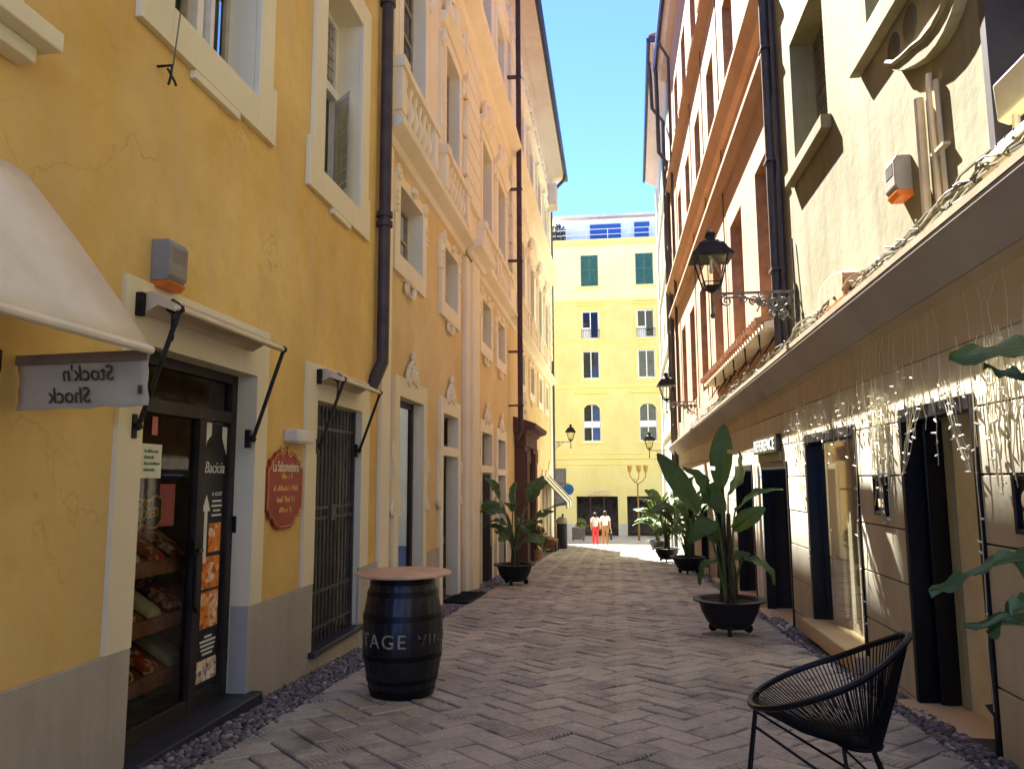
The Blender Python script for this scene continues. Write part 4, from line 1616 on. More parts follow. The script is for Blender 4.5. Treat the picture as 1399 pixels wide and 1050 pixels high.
lift(m).build('lower_moulding', K['fascia'], fs)
m = MB()
m.fprof(PR, [(.08, 2.685), (.255, 2.935), (.255, 2.96), (.0, 2.98), (.0, 2.725)], -6, 28.5, SL)
lift(m).build('upper_board', K['fasciad'], fs)
m = MB()
m.fprof(PR, [(.0, 2.985), (.262, 2.965), (.268, 3.01), (.0, 3.04)], -6, 28.5, SL)
lift(m).build('capping', K['canvasd'], fs)
m = MB()
for k in range(9):
    pts = []
    for i in range(150):
        u = 3.0 + i * .12
        pts.append(PR(u, 3.05 + SL * (u - 4) + .014 * k + .07 * mnoise.noise((u * 1.7, k * 3.1, 0)) + .04 * abs(mnoise.noise((u * 5, k, 7))), .16 + .12 * mnoise.noise((u * 1.1, k * 5.3, 3))))
    m.tube(pts, .009 if k % 3 else .014, 5)
for k in range(46):
    u = 3.6 + rnd.random() ** 1.5 * 13
    c = PR(u, 3.09 + SL * (u - 4), .2)
    rr = rnd.uniform(.06, .16)
    t0 = rnd.uniform(0, 6)
    m.tube([c + Vector((.04 * math.sin(a * 2 + t0), rr * 1.6 * math.cos(a), rr * .6 * math.sin(a))) for a in [t0 + i * .5 for i in range(9)]], .007, 5)
o = m.build('cable_tangle', K['wiref'])
tag(o, 'tangle of grey cables lying along the top of the brown fascia', 'cables')
m = MB()
pf = [(7.05, 3.02), (7.05, 3.2)] + [(7.5 - .45 * math.cos(a), 3.22 + .1 * math.sin(a)) for a in [PI * i / 8 for i in range(1, 8)]] + [(7.95, 3.2), (7.95, 3.0)]
m.fprism(PR, pf, .02, .2)
o = m.build('ridge_cover', K['terra'], None, bevel=.015)
tag(o, 'rounded terracotta cover standing on the fascia below the cream wall', 'cover')
# floodlight and drum at the right edge
fl = thing('floodlight', 'white floodlight tilted downward on the cream wall at the right edge', 'floodlight', PR(4.3, 3.5, .1))
m = MB()
m.hexa([PR(4.42, 3.36, .03), PR(3.9, 3.36, .03), PR(3.9, 3.39, .10), PR(4.42, 3.39, .10), PR(4.34, 3.58, .1), PR(3.9, 3.58, .1), PR(3.9, 3.57, .15), PR(4.34, 3.57, .15)])
m.build('housing', K['plasw'], fl, bevel=.012)
m = MB()
m.tube([PR(4.3, 3.4, .06), PR(4.34, 3.2, .04)], .02, 6)
m.build('bracket', K['plasw'], fl)
dr = thing('vent_drum', 'pale round vent drum with holes resting on the fascia at the right edge', 'vent', PR(4.3, 3.2, .1))
m = MB()
Mr = Matrix.Rotation(PI / 2, 3, 'Y') @ Matrix.Rotation(.25, 3, 'X')
m.lathe([(.09, -.26), (.10, -.24), (.10, .24), (.09, .26)], PR(4.22, 3.14, .1), 20, Matrix.Rotation(PI / 2, 3, 'X'))
m.build('drum', mat('cream_drum', '#c9bd86', .6, var=.12), dr, smooth=True)
m = MB()
for k in range(4):
    m.ball(PR(4.1 + k * .09, 3.2, .175), .014, 1)
m.build('hole', K['shade'], dr)

# framed pictures and name sign on the stone
for u, nm, lb_ in ((6.9, 'poster_case', 'small black framed poster case on the stone pier between door and window'), (4.55, 'poster_case', 'small black framed poster case with a pale emblem at the right edge')):
    t = thing(nm, lb_, 'poster case', PR(u, 1.25, 0))
    m = MB()
    ring(m, PR, u - .11, u + .11, 1.11, 1.38, .03, .02, .06)
    m.build('frame', K['blackp'], t, bevel=.004)
    m = MB()
    m.fbox(PR, u - .11, u + .11, 1.11, 1.38, .022, .04)
    m.build('poster_sheet', K['slate'], t)
    m = MB()
    if u > 6:
        m.fbox(PR, u - .09, u + .02, 1.27, 1.34, .04, .042)
        m.fbox(PR, u - .05, u + .08, 1.15, 1.22, .04, .042)
    else:
        m.lathe([(.055, 0), (.055, .003)], PR(u + .02, 1.27, .042), 16, Matrix.Rotation(-PI / 2, 3, 'Y'))
        m.fbox(PR, u - .04, u + .07, 1.14, 1.21, .04, .043)
    m.build('picture', K['cream2'], t)
ns = thing('name_sign', 'black name board with pale letters above the dark shop doors', 'sign', PR(11.6, 1.85, 0))
m = MB()
m.fbox(PR, 10.75, 12.45, 1.76, 2.0, .025, .09)
m.build('sign_board', K['blackp'], ns)
text_mb('REFERENCE', .24, lambda x, y, h: PR(11.6 - x, 1.795 + y, .092 + h), .006, width=1.5).build('lettering', K['paper'], ns)
m = MB()
m.fbox(PR, 10.75, 12.3, 1.63, 1.76, .025, .05)
m.build('light_strip', K['backg'], ns)

# fairy lights hanging in front of the shopfront
ft = thing('fairy_lights', 'curtain of white fairy light strands hanging under the brown fascia', 'fairy lights', PR(7, 2.6, .1))
wm, bm_ = MB(), MB()


def strand(u, z0, ln, d, drift=0.0, dense=1.0):
    pts = []
    n = max(4, int(ln / .07))
    for i in range(n + 1):
        t = i / n
        pts.append(PR(u + drift * t + .025 * mnoise.noise((u * 9, t * 4, 1)), z0 - ln * t, d + .02 * mnoise.noise((u * 7, t * 3, 5))))
    wm.tube(pts, .0032, 4, caps=False)
    for i in range(1, n + 1):
        if rnd.random() < .55 * dense:
            p = pts[i]
            dv = Vector((rnd.uniform(-.5, .5), rnd.choice((-1, 1)) * rnd.uniform(.5, 1), rnd.uniform(-.4, .5))).normalized() * .042
            bm_.tube([p, p + dv * .4, p + dv], [.005, .0078, .006], 5)


u = 3.6
while u < 10.4:
    # bare leads down from the fascia, bulbs only lower down
    zt = 2.2 + rnd.uniform(-.12, .12)
    if rnd.random() < .6:
        wm.tube([PR(u + rnd.uniform(-.12, .12), 2.62, .03), PR(u + rnd.uniform(-.04, .04), 2.42, .05), PR(u, zt, .045)], .0016, 4, caps=False)
    ln = rnd.choice((.2, .3, .4, .5, .6))
    strand(u, zt, ln, .04 + rnd.uniform(0, .03), rnd.uniform(-.05, .05), .8)
    u += rnd.uniform(.07, .17)
for uu, n in ((6.85, 14), (4.75, 12), (9.55, 4)):                  # gathered bunches on the piers
    for k in range(n):
        strand(uu + rnd.uniform(-.2, .2), 2.2 + rnd.uniform(-.1, .1), rnd.uniform(.5, 1.15), .04 + rnd.uniform(0, .04), rnd.uniform(-.1, .1), .6)
for uu in (7.5, 5.1, 9.35):                                        # runs down the door jambs
    strand(uu, 2.0, 2.0, .05, .03, .6)
for k in range(4):                                                 # swags pulled to the jambs
    strand(6.05 - k * .08, 2.05, .62, .05, .3 + k * .07, .7)
    strand(5.6 - k * .06, 2.05, .62, .05, -.38 + k * .05, .9)
wm.build('wire', K['wire'], ft)
o = bm_.build('bulbs', K['bulb'], ft)
o['kind'] = 'stuff'

# ---- pale house closing the right side
b6 = thing('pale_house', 'pale grey house at the end of the street on the right with a wide eave', 'house', tuple(GA))
ph = []
for c in (29.5, 32.2, 34.9, 37.6):
    for z in (4.2, 7.4, 10.6, 13.6):
        ph.append((c - .55, c + .55, z, z + 1.9, .2))
w, r = wall(PG, 27.5, 39.6, -2.6, 17.2, ph)
w.poly(PG(39.6, -2.6, 0), PG(39.6, 17.2, 0), PG(39.6, 17.2, -8), PG(39.6, -2.6, -8))
w.poly(PG(27.5, 14, 0), PG(27.5, 17.2, 0), PG(27.5, 17.2, -8), PG(27.5, 14, -8))
join(w, r)
w.build('wall', K['gwall'], b6)
for h in ph:
    shutter(PG, b6, h[0], h[1], h[2], h[3], .1, K['green'])
m = MB()
for z in (3.2, 6.6, 9.8, 12.9):
    m.fprof(PG, [(0, z), (.08, z + .05), (.1, z + .16), (0, z + .2)], 27.5, 39.6)
m.fbox(PG, 38.6, 39.6, -2.4, 3.2, 0, .12)
m.fbox(PG, 38.7, 39.55, 3.4, 16.4, 0, .08)
m.build('string_course', K['white'], b6)
m = MB()
m.fprof(PG, [(0, 16.9), (.56, 17.2), (.58, 17.38), (0, 17.45)], 26.6, 39.9)
m.build('eave', K['soffit'], b6)
m = MB()
m.fprof(PG, [(.585, 17.2), (.66, 17.22), (.7, 17.3), (.7, 17.42), (.585, 17.42)], 26.55, 40.0)
m.fprof(PG, [(-.2, 17.3), (.585, 17.26), (.585, 17.42), (-.2, 17.42)], 26.5, 26.59)
m.build('gutter', K['gutter'], b6)
m = MB()
m.fprof(PG, [(.62, 17.46), (.62, 17.5), (-4, 19), (-8, 17.6), (-8, 17.46)], 26.5, 39.9)
m.build('roof', K['tile'], b6)
m = MB()
m.tube([PG(27.9, 17.2, .6), PG(27.95, 16.8, .55), PG(28.2, 15.5, .5), PG(28.3, 15.0, .1), PG(28.3, -1, .1)], .07, 8)
m.build('drainpipe', K['pipeg'], b6, smooth=True)
m = MB()
for a in (29.0, 32.4, 35.6):
    m.fbox(PG, a, a + 1.6, -2.3, .8, .01, .04)
m.build('shop_window', K['frame'], b6)

# ================================================================== yellow house across the square
b7 = thing('yellow_house', 'tall yellow house closing the street with arched first floor windows', 'house', (0, 54, gz(54)))
fh = []
uu = [-7.2, -1.37, 2.55, 6.4, 10.2]
W2 = .62
for c in uu:
    fh += [(c - W2, c + W2, 15.2, 17.5, .25), (c - W2, c + W2, 11.35, 13.4, .25), (c - W2, c + W2, 8.45, 10.5, .25), (c - W2, c + W2, 4.0, 6.68, .25)]
sh = [(-2.55, .32, -2.54, .2, .6), (.95, 3.3, -2.54, .2, .6), (-9, -5, -2.54, .2, .6), (4.5, 8, -2.54, .2, .6), (-4.0, -3.25, -.45, 2.15, .15)]
w, r = wall(PF, -14, 14, -2.8, 14.0, [h for h in fh if h[2] < 14] + sh)
join(w, r)
w.poly(PF(-14, -2.8, 0), PF(-14, 14, 0), PF(-14, 14, -10), PF(-14, -2.8, -10))
w.poly(PF(14, -2.8, 0), PF(14, 14, 0), PF(14, 14, -10), PF(14, -2.8, -10))
w.build('wall', K['ywall'], b7)
w, r = wall(PF, -14, 14, 14.0, 18.6, [h for h in fh if h[2] > 14])
join(w, r)
w.poly(PF(-14, 14, 0), PF(-14, 18.6, 0), PF(-14, 18.6, -10), PF(-14, 14, -10))
w.poly(PF(-14, 18.6, 0), PF(14, 18.6, 0), PF(14, 18.6, -10), PF(-14, 18.6, -10))
w.poly(PF(-14, -2.8, -10), PF(14, -2.8, -10), PF(14, 18.6, -10), PF(-14, 18.6, -10))
w.build('upper_wall', K['ytop'], b7)
m = MB()
for z, h, d in ((18.2, .42, .28), (14.0, .16, .1), (13.0 + .95, .0, .0), (10.95, .12, .08), (7.75, .26, .14), (3.1, .1, .06), (2.75, .12, .1), (2.35, .1, .06)):
    if h:
        m.fprof(PF, [(0, z), (d * .6, z + h * .2), (d, z + h * .6), (d, z + h), (0, z + h)], -14, 14)
for c in uu:
    m.fprof(PF, [(0, 13.75), (.14, 13.8), (.2, 13.9), (0, 13.93)], c - 1.05, c + 1.05)
    m.fprof(PF, [(0, 7.35), (.14, 7.4), (.2, 7.52), (0, 7.55)], c - 1.1, c + 1.1)
    ring(m, PF, c - W2, c + W2, 11.35, 13.4, .12, 0, .05, wb=.12)
    ring(m, PF, c - W2, c + W2, 8.45, 10.5, .12, 0, .05, wb=.12)
    m.fbox(PF, c - .85, c + .85, 15.05, 15.19, 0, .12)
    m.fbox(PF, c - .8, c + .8, 3.86, 3.99, 0, .12)
    arcp = [(c + W2 * math.cos(a), 6.06 + W2 * math.sin(a)) for a in [PI * i / 10 for i in range(11)]]
    for i in range(10):
        (a, b), (a2, b2) = arcp[i], arcp[i + 1]
        m.fprism(PF, [(a, b), (c + (a - c) * 1.18, 6.06 + (b - 6.06) * 1.18), (c + (a2 - c) * 1.18, 6.06 + (b2 - 6.06) * 1.18), (a2, b2)], -.02, .045)
m.build('moulding', K['ytrim'], b7)
m = MB()
for c in uu:                                   # spandrels over the arched windows
    for k in (-1, 1):
        ar = [(c + k * W2 * math.cos(a), 6.06 + W2 * math.sin(a)) for a in [PI / 2 * i / 6 for i in range(7)]]
        m.fprism(PF, ar + [(c + k * W2, 6.681)], -.2, -.002)
m.build('arch_spandrel', K['ywall'], b7)
for c in uu:
    window(PF, b7, c - W2, c + W2, 4.0, 6.68, .22, K['woodw'], (1, 1), 'dim', leaf=.07)
    window(PF, b7, c - W2, c + W2, 8.45, 10.5, .2, K['woodw'], (1, 0), 'dim', leaf=.09)
    window(PF, b7, c - W2, c + W2, 11.35, 13.4, .2, K['woodw'], (1, 0), 'dark', leaf=.09)
    m = MB()
    m.fbox(PF, c - W2 + .06, c - .06, 11.45, 12.2, -.15, -.12)
    m.build('window_cloth', K['paper'], b7)
    m = MB()
    m.fbox(PF, c - W2 + .06, c + W2 - .06, 5.0, 5.45, -.17, -.14)
    m.build('window_blind', K['paper'], b7)
    shutter(PF, b7, c - W2, c + W2, 15.2, 17.5, .06, K['green'])
    m = MB()
    for i in range(9):
        q = c - W2 - .02 + i * (2 * W2 + .04) / 8
        m.fbox(PF, q - .012, q + .012, 11.37, 11.95, .08, .1)
    m.fbox(PF, c - W2 - .05, c + W2 + .05, 11.95, 11.99, .07, .11)
    m.build('window_rail', K['iron'], b7)
# penthouse and terrace
m = MB()
m.fbox(PF, -3.9, 14, 18.6, 20.75, -6, -1.6)
m.build('penthouse', K['white'], b7)
m = MB()
m.fbox(PF, -4.2, 14.3, 20.75, 20.95, -6.3, -1.1)
m.build('penthouse_roof', K['soffit'], b7)
m = MB()
m.fbox(PF, -1.3, .98, 18.62, 20.3, -1.6, -1.5)
m.build('blue_blind', K['blue'], b7)
m = MB()
m.fbox(PF, 1.98, 3.1, 18.9, 20.35, -1.6, -1.5)
m.build('blue_blind', K['blue'], b7)
m = MB()
for z in (19.1, 19.5):
    m.tube([PF(-6, z, -.2), PF(14, z, -.2)], .03, 5)
for i in range(14):
    m.tube([PF(-6 + i * 1.5, 18.6, -.2), PF(-6 + i * 1.5, 19.5, -.2)], .03, 5)
m.build('railing', K['white'], b7)
shop_dim = mat('shop_dim', '#5a4e44', .9, var=.3, scale=2)
for a, b, c, d, _e in sh[:4]:
    m = MB()
    m.fbox(PF, a, b, c, d, -2.5, -2.4)
    m.build('shop_interior', shop_dim, b7)
m = MB()
for a, b, c, d, _e in sh[:4]:
    q = (b - a) / 3
    for i in range(4):
        m.fbox(PF, a + q * i - .05, a + q * i + .05, c, d, -.4, -.3)
    m.fbox(PF, a, b, d - .12, d, -.4, -.31)
m.build('shop_window', K['frame'], b7)
m = MB()
for a, b in ((-14, -9), (-5, -4.05), (-3.2, -2.6), (.36, .9), (3.35, 4.5), (8, 14)):
    m.fbox(PF, a, b, -2.7, -1.7, 0, .04)
m.build('plinth', K['plinth'], b7)
m = MB()
m.fbox(PF, -4.0, -3.25, -.45, 2.15, -.14, -.1)
m.build('door', K['grey'], b7)
sg = thing('shop_lettering', 'raised pale shop name lettering over the lit shop entrance of the yellow house', 'sign', PF(-1.05, .5, 0))
text_mb('CONTE', .42, lambda x, y, h: PF(-1.05 + x, .34 + y, .06 + h), .03, width=1.55).build('lettering', K['plasw'], sg)
m = MB()
m.fbox(PF, -1.7, -.3, .24, .28, 0, .05)
m.build('sign_rail', K['gold'], sg)
tb = thing('terrace_shrub', 'dark round shrub on the roof terrace of the yellow house', 'shrub', PF(-3.6, 18.6, -.8))
m = MB()
for k in range(420):
    v = Vector((rnd.gauss(0, 1), rnd.gauss(0, 1), rnd.gauss(0, 1))).normalized() * rnd.uniform(.5, 1)
    c = PF(-3.7, 19.35, -.8) + Vector((v.x * .75, v.y * .7, v.z * .85))
    a = Vector((rnd.uniform(-1, 1), rnd.uniform(-1, 1), rnd.uniform(-1, 1))).normalized() * .12
    b = a.orthogonal().normalized() * .07
    m.poly(c - a, c + b, c + a, c - b)
m.build('crown', mat('dusty_leaf', '#4a4a38', .9, var=.25), tb)
m = MB()
m.lathe([(.25, 0), (.32, .35)], PF(-3.7, 18.6, -.8), 10)
m.build('pot', K['terra'], tb)

# ================================================================== street
m = MB()
ys = [-60, -30] + list(range(-20, 55, 5)) + [54, 120, 400]
ys = sorted(set(ys))
vs, fs_ = [], []
for y in ys:
    for x in (-400, -60, -12, 12, 60, 400):
        vs.append((x, y, gz(y) - .03))
for j in range(len(ys) - 1):
    for i in range(5):
        a = j * 6 + i
        fs_.append((a, a + 1, a + 7, a + 6))
m.add(vs, fs_)
tag(m.build('ground', K['mortar']), kind='structure')
# stone slabs in a herringbone laid on the diagonal
WS = .205
me = bpy.data.meshes.new('street_paving')
bm = bmesh.new()
lt = bm.faces.layers.float.new('tint')
lg_ = bm.faces.layers.float.new('groove')
uvl = bm.loops.layers.uv.new('UVMap')
ca = math.cos(PI / 4)
XL0, XR0 = -2.36, 2.0


def slab(x0, y0, w_, h_):
    """x,y in the tile frame, cell units"""
    g = .012
    cx, cy = (x0 + w_ / 2) * WS, (y0 + h_ / 2) * WS
    wx, wy = (cx - cy) * ca, (cx + cy) * ca
    if wx < XL0 - .4 or wx > XR0 + .4 or wy < -2.0 or wy > 37.4:
        return
    dz = rnd.uniform(-.004, .004)
    tx, ty = rnd.uniform(-.008, .008), rnd.uniform(-.008, .008)
    tint = min(1, max(0, rnd.gauss(.45, .15)))
    grv = rnd.choice((0, .25, .6, 1, 1))
    fr = .03 if wy < 14 else .02
    hx, hy = w_ * WS / 2, h_ * WS / 2
    cor = []
    for k, (sx, sy) in enumerate(((-1, -1), (1, -1), (1, 1), (-1, 1))):
        jx, jy = rnd.uniform(-.006, .006), rnd.uniform(-.006, .006)
        cor.append((sx, sy, jx, jy))
    def pt(sx, sy, jx, jy, ins, zz):
        lx, ly = cx + sx * (hx - ins) + jx, cy + sy * (hy - ins) + jy
        X, Y = (lx - ly) * ca, (lx + ly) * ca
        return bm.verts.new((X, Y, gz(Y) + dz + tx * sx + ty * sy * .6 * 0 + zz))
    top = [pt(*c, g * .5 + .010, .0) for c in cor]
    mid = [pt(*c, g * .5 + .002, -.008) for c in cor]
    bot = [pt(*c, g * .5, -.035) for c in cor]
    faces = [bm.faces.new(top)]
    for a, b in ((top, mid), (mid, bot)):
        for k in range(4):
            faces.append(bm.faces.new((b[k], b[(k + 1) % 4], a[(k + 1) % 4], a[k])))
    long_x = w_ > h_
    off = rnd.uniform(0, 9)
    for f in faces:
        f[lt] = tint
        f[lg_] = grv
        f.smooth = False
        for l in f.loops:
            X, Y, _ = l.vert.co
            lx, ly = (X + Y) * ca, (Y - X) * ca
            l[uvl].uv = ((lx + off, ly) if long_x else (ly + off, lx))


rng = int(40 / WS)
for ix in range(-20, int(29 / WS)):
    for iy in range(-20, int(29 / WS)):
        d = (ix - iy) % 4
        if abs((ix - iy) * WS * ca) > 3.2:
            continue
        if d == 0:
            slab(ix, iy, 2, 1)
        elif d == 3:
            slab(ix, iy, 1, 2)
bm.normal_update()
for no, co in (((1, 0, 0), (XR0, 0, 0)), ((-1, 0, 0), (XL0, 0, 0)), ((0, 1, 0), (0, 37.2, 0))):
    bmesh.ops.bisect_plane(bm, geom=bm.verts[:] + bm.edges[:] + bm.faces[:], plane_co=co, plane_no=no, clear_outer=True)
bmesh.ops.recalc_face_normals(bm, faces=bm.faces)
bm.to_mesh(me)
bm.free()
me.materials.append(K['slabs'])
o = bpy.data.objects.new('street_paving', me)
COL.objects.link(o)
tag(o, kind='structure')
# small square beyond, courses of straight slabs
me = bpy.data.meshes.new('square_paving')
bm = bmesh.new()
lt = bm.faces.layers.float.new('tint')
lg_ = bm.faces.layers.float.new('groove')
uvl = bm.loops.layers.uv.new('UVMap')
y = 37.25
row = 0
while y < 53.9:
    x = -14 + (row % 2) * .4
    while x < 14:
        L = rnd.uniform(.7, 1.0)
        q = [bm.verts.new((a, b, gz(b) + .0)) for a, b in ((x + .006, y + .006), (x + L - .006, y + .006), (x + L - .006, y + .494), (x + .006, y + .494))]
        f = bm.faces.new(q)
        f[lt] = min(1, max(0, rnd.gauss(.55, .2)))
        f[lg_] = .3
        for l in f.loops:
            l[uvl].uv = (l.vert.co.x, l.vert.co.y)
        x += L
    y += .5
    row += 1
bm.to_mesh(me)
bm.free()
me.materials.append(K['slabs'])
o = bpy.data.objects.new('square_paving', me)
COL.objects.link(o)
tag(o, kind='structure')
# cobbled strips along both house fronts
pb = MB()
tmp = bmesh.new()
bmesh.ops.create_icosphere(tmp, subdivisions=2, radius=1)
ico2 = ([v.co.copy() for v in tmp.verts], [tuple(v.index for v in f.verts) for f in tmp.faces])
tmp.free()
tmp = bmesh.new()
bmesh.ops.create_icosphere(tmp, subdivisions=1, radius=1)
ico1 = ([v.co.copy() for v in tmp.verts], [tuple(v.index for v in f.verts) for f in tmp.faces])
tmp.free()


def pebbles(x0, x1, y0, y1, s, near):
    src = ico2 if near else ico1
    y = y0
    while y < y1:
        x = x0
        while x < x1:
            px, py = x + rnd.uniform(-.4, .4) * s, y + rnd.uniform(-.4, .4) * s
            a = rnd.uniform(0, PI)
            ra, rb, rc = s * rnd.uniform(.46, .72), s * rnd.uniform(.34, .52), s * rnd.uniform(.28, .46)
            c, sn = math.cos(a), math.sin(a)
            z = gz(py) - .02 + rnd.uniform(-.006, .006)
            vs = [(px + c * v.x * ra - sn * v.y * rb, py + sn * v.x * ra + c * v.y * rb, z + v.z * rc) for v in src[0]]
            pb.add(vs, src[1], min(1, max(0, rnd.gauss(.42, .24))))
            x += s * .88
        y += s * .88


pebbles(-2.78, -2.36, 2.9, 8.5, .046, True)
pebbles(-2.78, -2.36, 8.5, 14, .06, False)
pebbles(-2.78, -2.36, 14, 30, .1, False)
pebbles(2.0, 2.28, 2.6, 8.5, .046, True)
pebbles(2.0, 2.28, 8.5, 14, .06, False)
pebbles(2.0, 2.28, 14, 30, .1, False)
o = pb.build('pebbles', K['pebble'], None, smooth=True)
tag(o, 'strips of rounded grey pebbles set along both house fronts', 'pebbles', kind='stuff')
# loose broken stones where slabs meet pebbles
m = MB()
m.hexa([(-2.80, 12.5, gz(12.5) + .012), (-2.33, 12.4, gz(12.4) + .012), (-2.33, 14.1, gz(14.1) + .012), (-2.80, 14.2, gz(14.2) + .012),
        (-2.80, 12.5, gz(12.5) + .03), (-2.33, 12.4, gz(12.4) + .03), (-2.33, 14.1, gz(14.1) + .03), (-2.80, 14.2, gz(14.2) + .03)])
dm = m.build('doormat', K['rubber'])
tag(dm, 'dark ribbed doormat on the pebbles before the green door', 'doormat')
ORG[dm] = Vector()
m = MB()
for i in range(9):
    yy = 12.55 + i * .18
    m.tube([(-2.78, yy, gz(yy) + .032), (-2.35, yy - .02, gz(yy) + .032)], .012, 5)
m.build('rib', K['iron'], dm)

# ================================================================== barrel table
BX, BY = -1.70, 6.15
BZ = gz(BY)
bt = thing('barrel_table', 'black painted wine barrel with worn white letters and a round wooden top', 'barrel', (BX, BY, BZ))
pr = []
HB = .92
for i in range(25):
    t = i / 24
    pr.append((.245 + .075 * math.sin(PI * t) ** .9, t * HB + .01))


def rb(z):
    t = min(1, max(0, (z - .01) / HB))
    return .245 + .075 * math.sin(PI * t) ** .9


m = MB()
n = 26 * 4
vs, fs2 = [], []
for r_, z in pr:
    for k in range(n):
        a = 2 * PI * k / n
        gv = -.004 if k % 4 == 0 else 0
        vs.append((BX + (r_ + gv) * math.cos(a), BY + (r_ + gv) * math.sin(a), BZ + z))
for i in range(len(pr) - 1):
    for k in range(n):
        fs2.append((i * n + k, i * n + (k + 1) % n, (i + 1) * n + (k + 1) % n, (i + 1) * n + k))
fs2.append(tuple(range(n - 1, -1, -1)))
fs2.append(tuple((len(pr) - 1) * n + k for k in range(n)))
m.add(vs, fs2)
m.build('staves', K['barrel'], bt, smooth=True)
for za, zb in ((.01, .075), (.12, .16), (.30, .345), (.60, .645), (.78, .82), (.87, .925)):
    m = MB()
    m.lathe([(rb(za) + .001, za), (rb(za) + .006, za + .002), (rb(zb) + .006, zb - .002), (rb(zb) + .001, zb)], (BX, BY, BZ), 48)
    m.build('hoop', K['black'], bt, smooth=True)
m = MB()
m.lathe([(.385, .932), (.39, .935), (.39, .948), (.385, .951)], (BX, BY, BZ), 56)
m.build('table_top', K['ply'], bt, smooth=True)


def on_barrel(a0, z0):
    def f(x, y, h):
        z = z0 + y
        r_ = rb(z) + .0035 + h
        a = a0 + x / .32
        return Vector((BX + r_ * math.cos(a), BY + r_ * math.sin(a), BZ + z))
    return f


# camera side of the barrel is near angle -75 deg
text_mb('VINTAGE', .15, on_barrel(math.radians(-133), .41), .001, width=.70, spacing=1.15).build('lettering', K['barrelw'], bt)
text_mb('VINO', .11, on_barrel(math.radians(-22), .43), .001, width=.36, spacing=1.2).build('lettering', mat('faint_paint', '#7a7068', .8, var=.3, scale=30), bt)
m = MB()
m.ball((BX + .322 * math.cos(-.85), BY + .322 * math.sin(-.85), BZ + .46), .022, 1, (1, 1, 1))
m.build('bung', K['pot'], bt)

# ================================================================== planters and plants
def planter(loc, label, sc=1.0):
    x, y, z = loc
    t = thing('bowl_planter', label, 'planter', loc, 'dark bowl planters along the street')
    m = MB()
    m.lathe([(.10, .07), (.2, .075), (.27, .14), (.335, .27), (.36, .36), (.365, .385), (.43, .39), (.435, .41), (.36, .415), (.345, .40), (.33, .36), (.2, .36)], (x, y, z), 40)
    m.build('bowl', K['pot'], t, smooth=True)
    m = MB()
    m.lathe([(.33, .37), (.2, .38), (.05, .385)], (x, y, z), 24)
    m.build('soil', K['soil'], t)
    for k in range(3):
        a = math.radians(-100 + 120 * k)
        c = Vector((x + .24 * math.cos(a), y + .24 * math.sin(a), z + .05))
        m = MB()
        Mx = Matrix.Rotation(PI / 2, 3, 'X') @ Matrix.Rotation(0, 3, 'Z')
        m.lathe([(.02, -.022), (.05, -.02), (.05, .02), (.02, .022)], c, 16, Matrix.Rotation(a, 3, 'Z') @ Matrix.Rotation(PI / 2, 3, 'X'))
        m.build('wheel', K['rubber'], t, smooth=True)
        m = MB()
        m.tube([c + Vector((0, 0, .03)), c + Vector((-.03 * math.cos(a), -.03 * math.sin(a), .12))], .035, 8)
        m.build('caster_fork', K['black'], t)
    return t


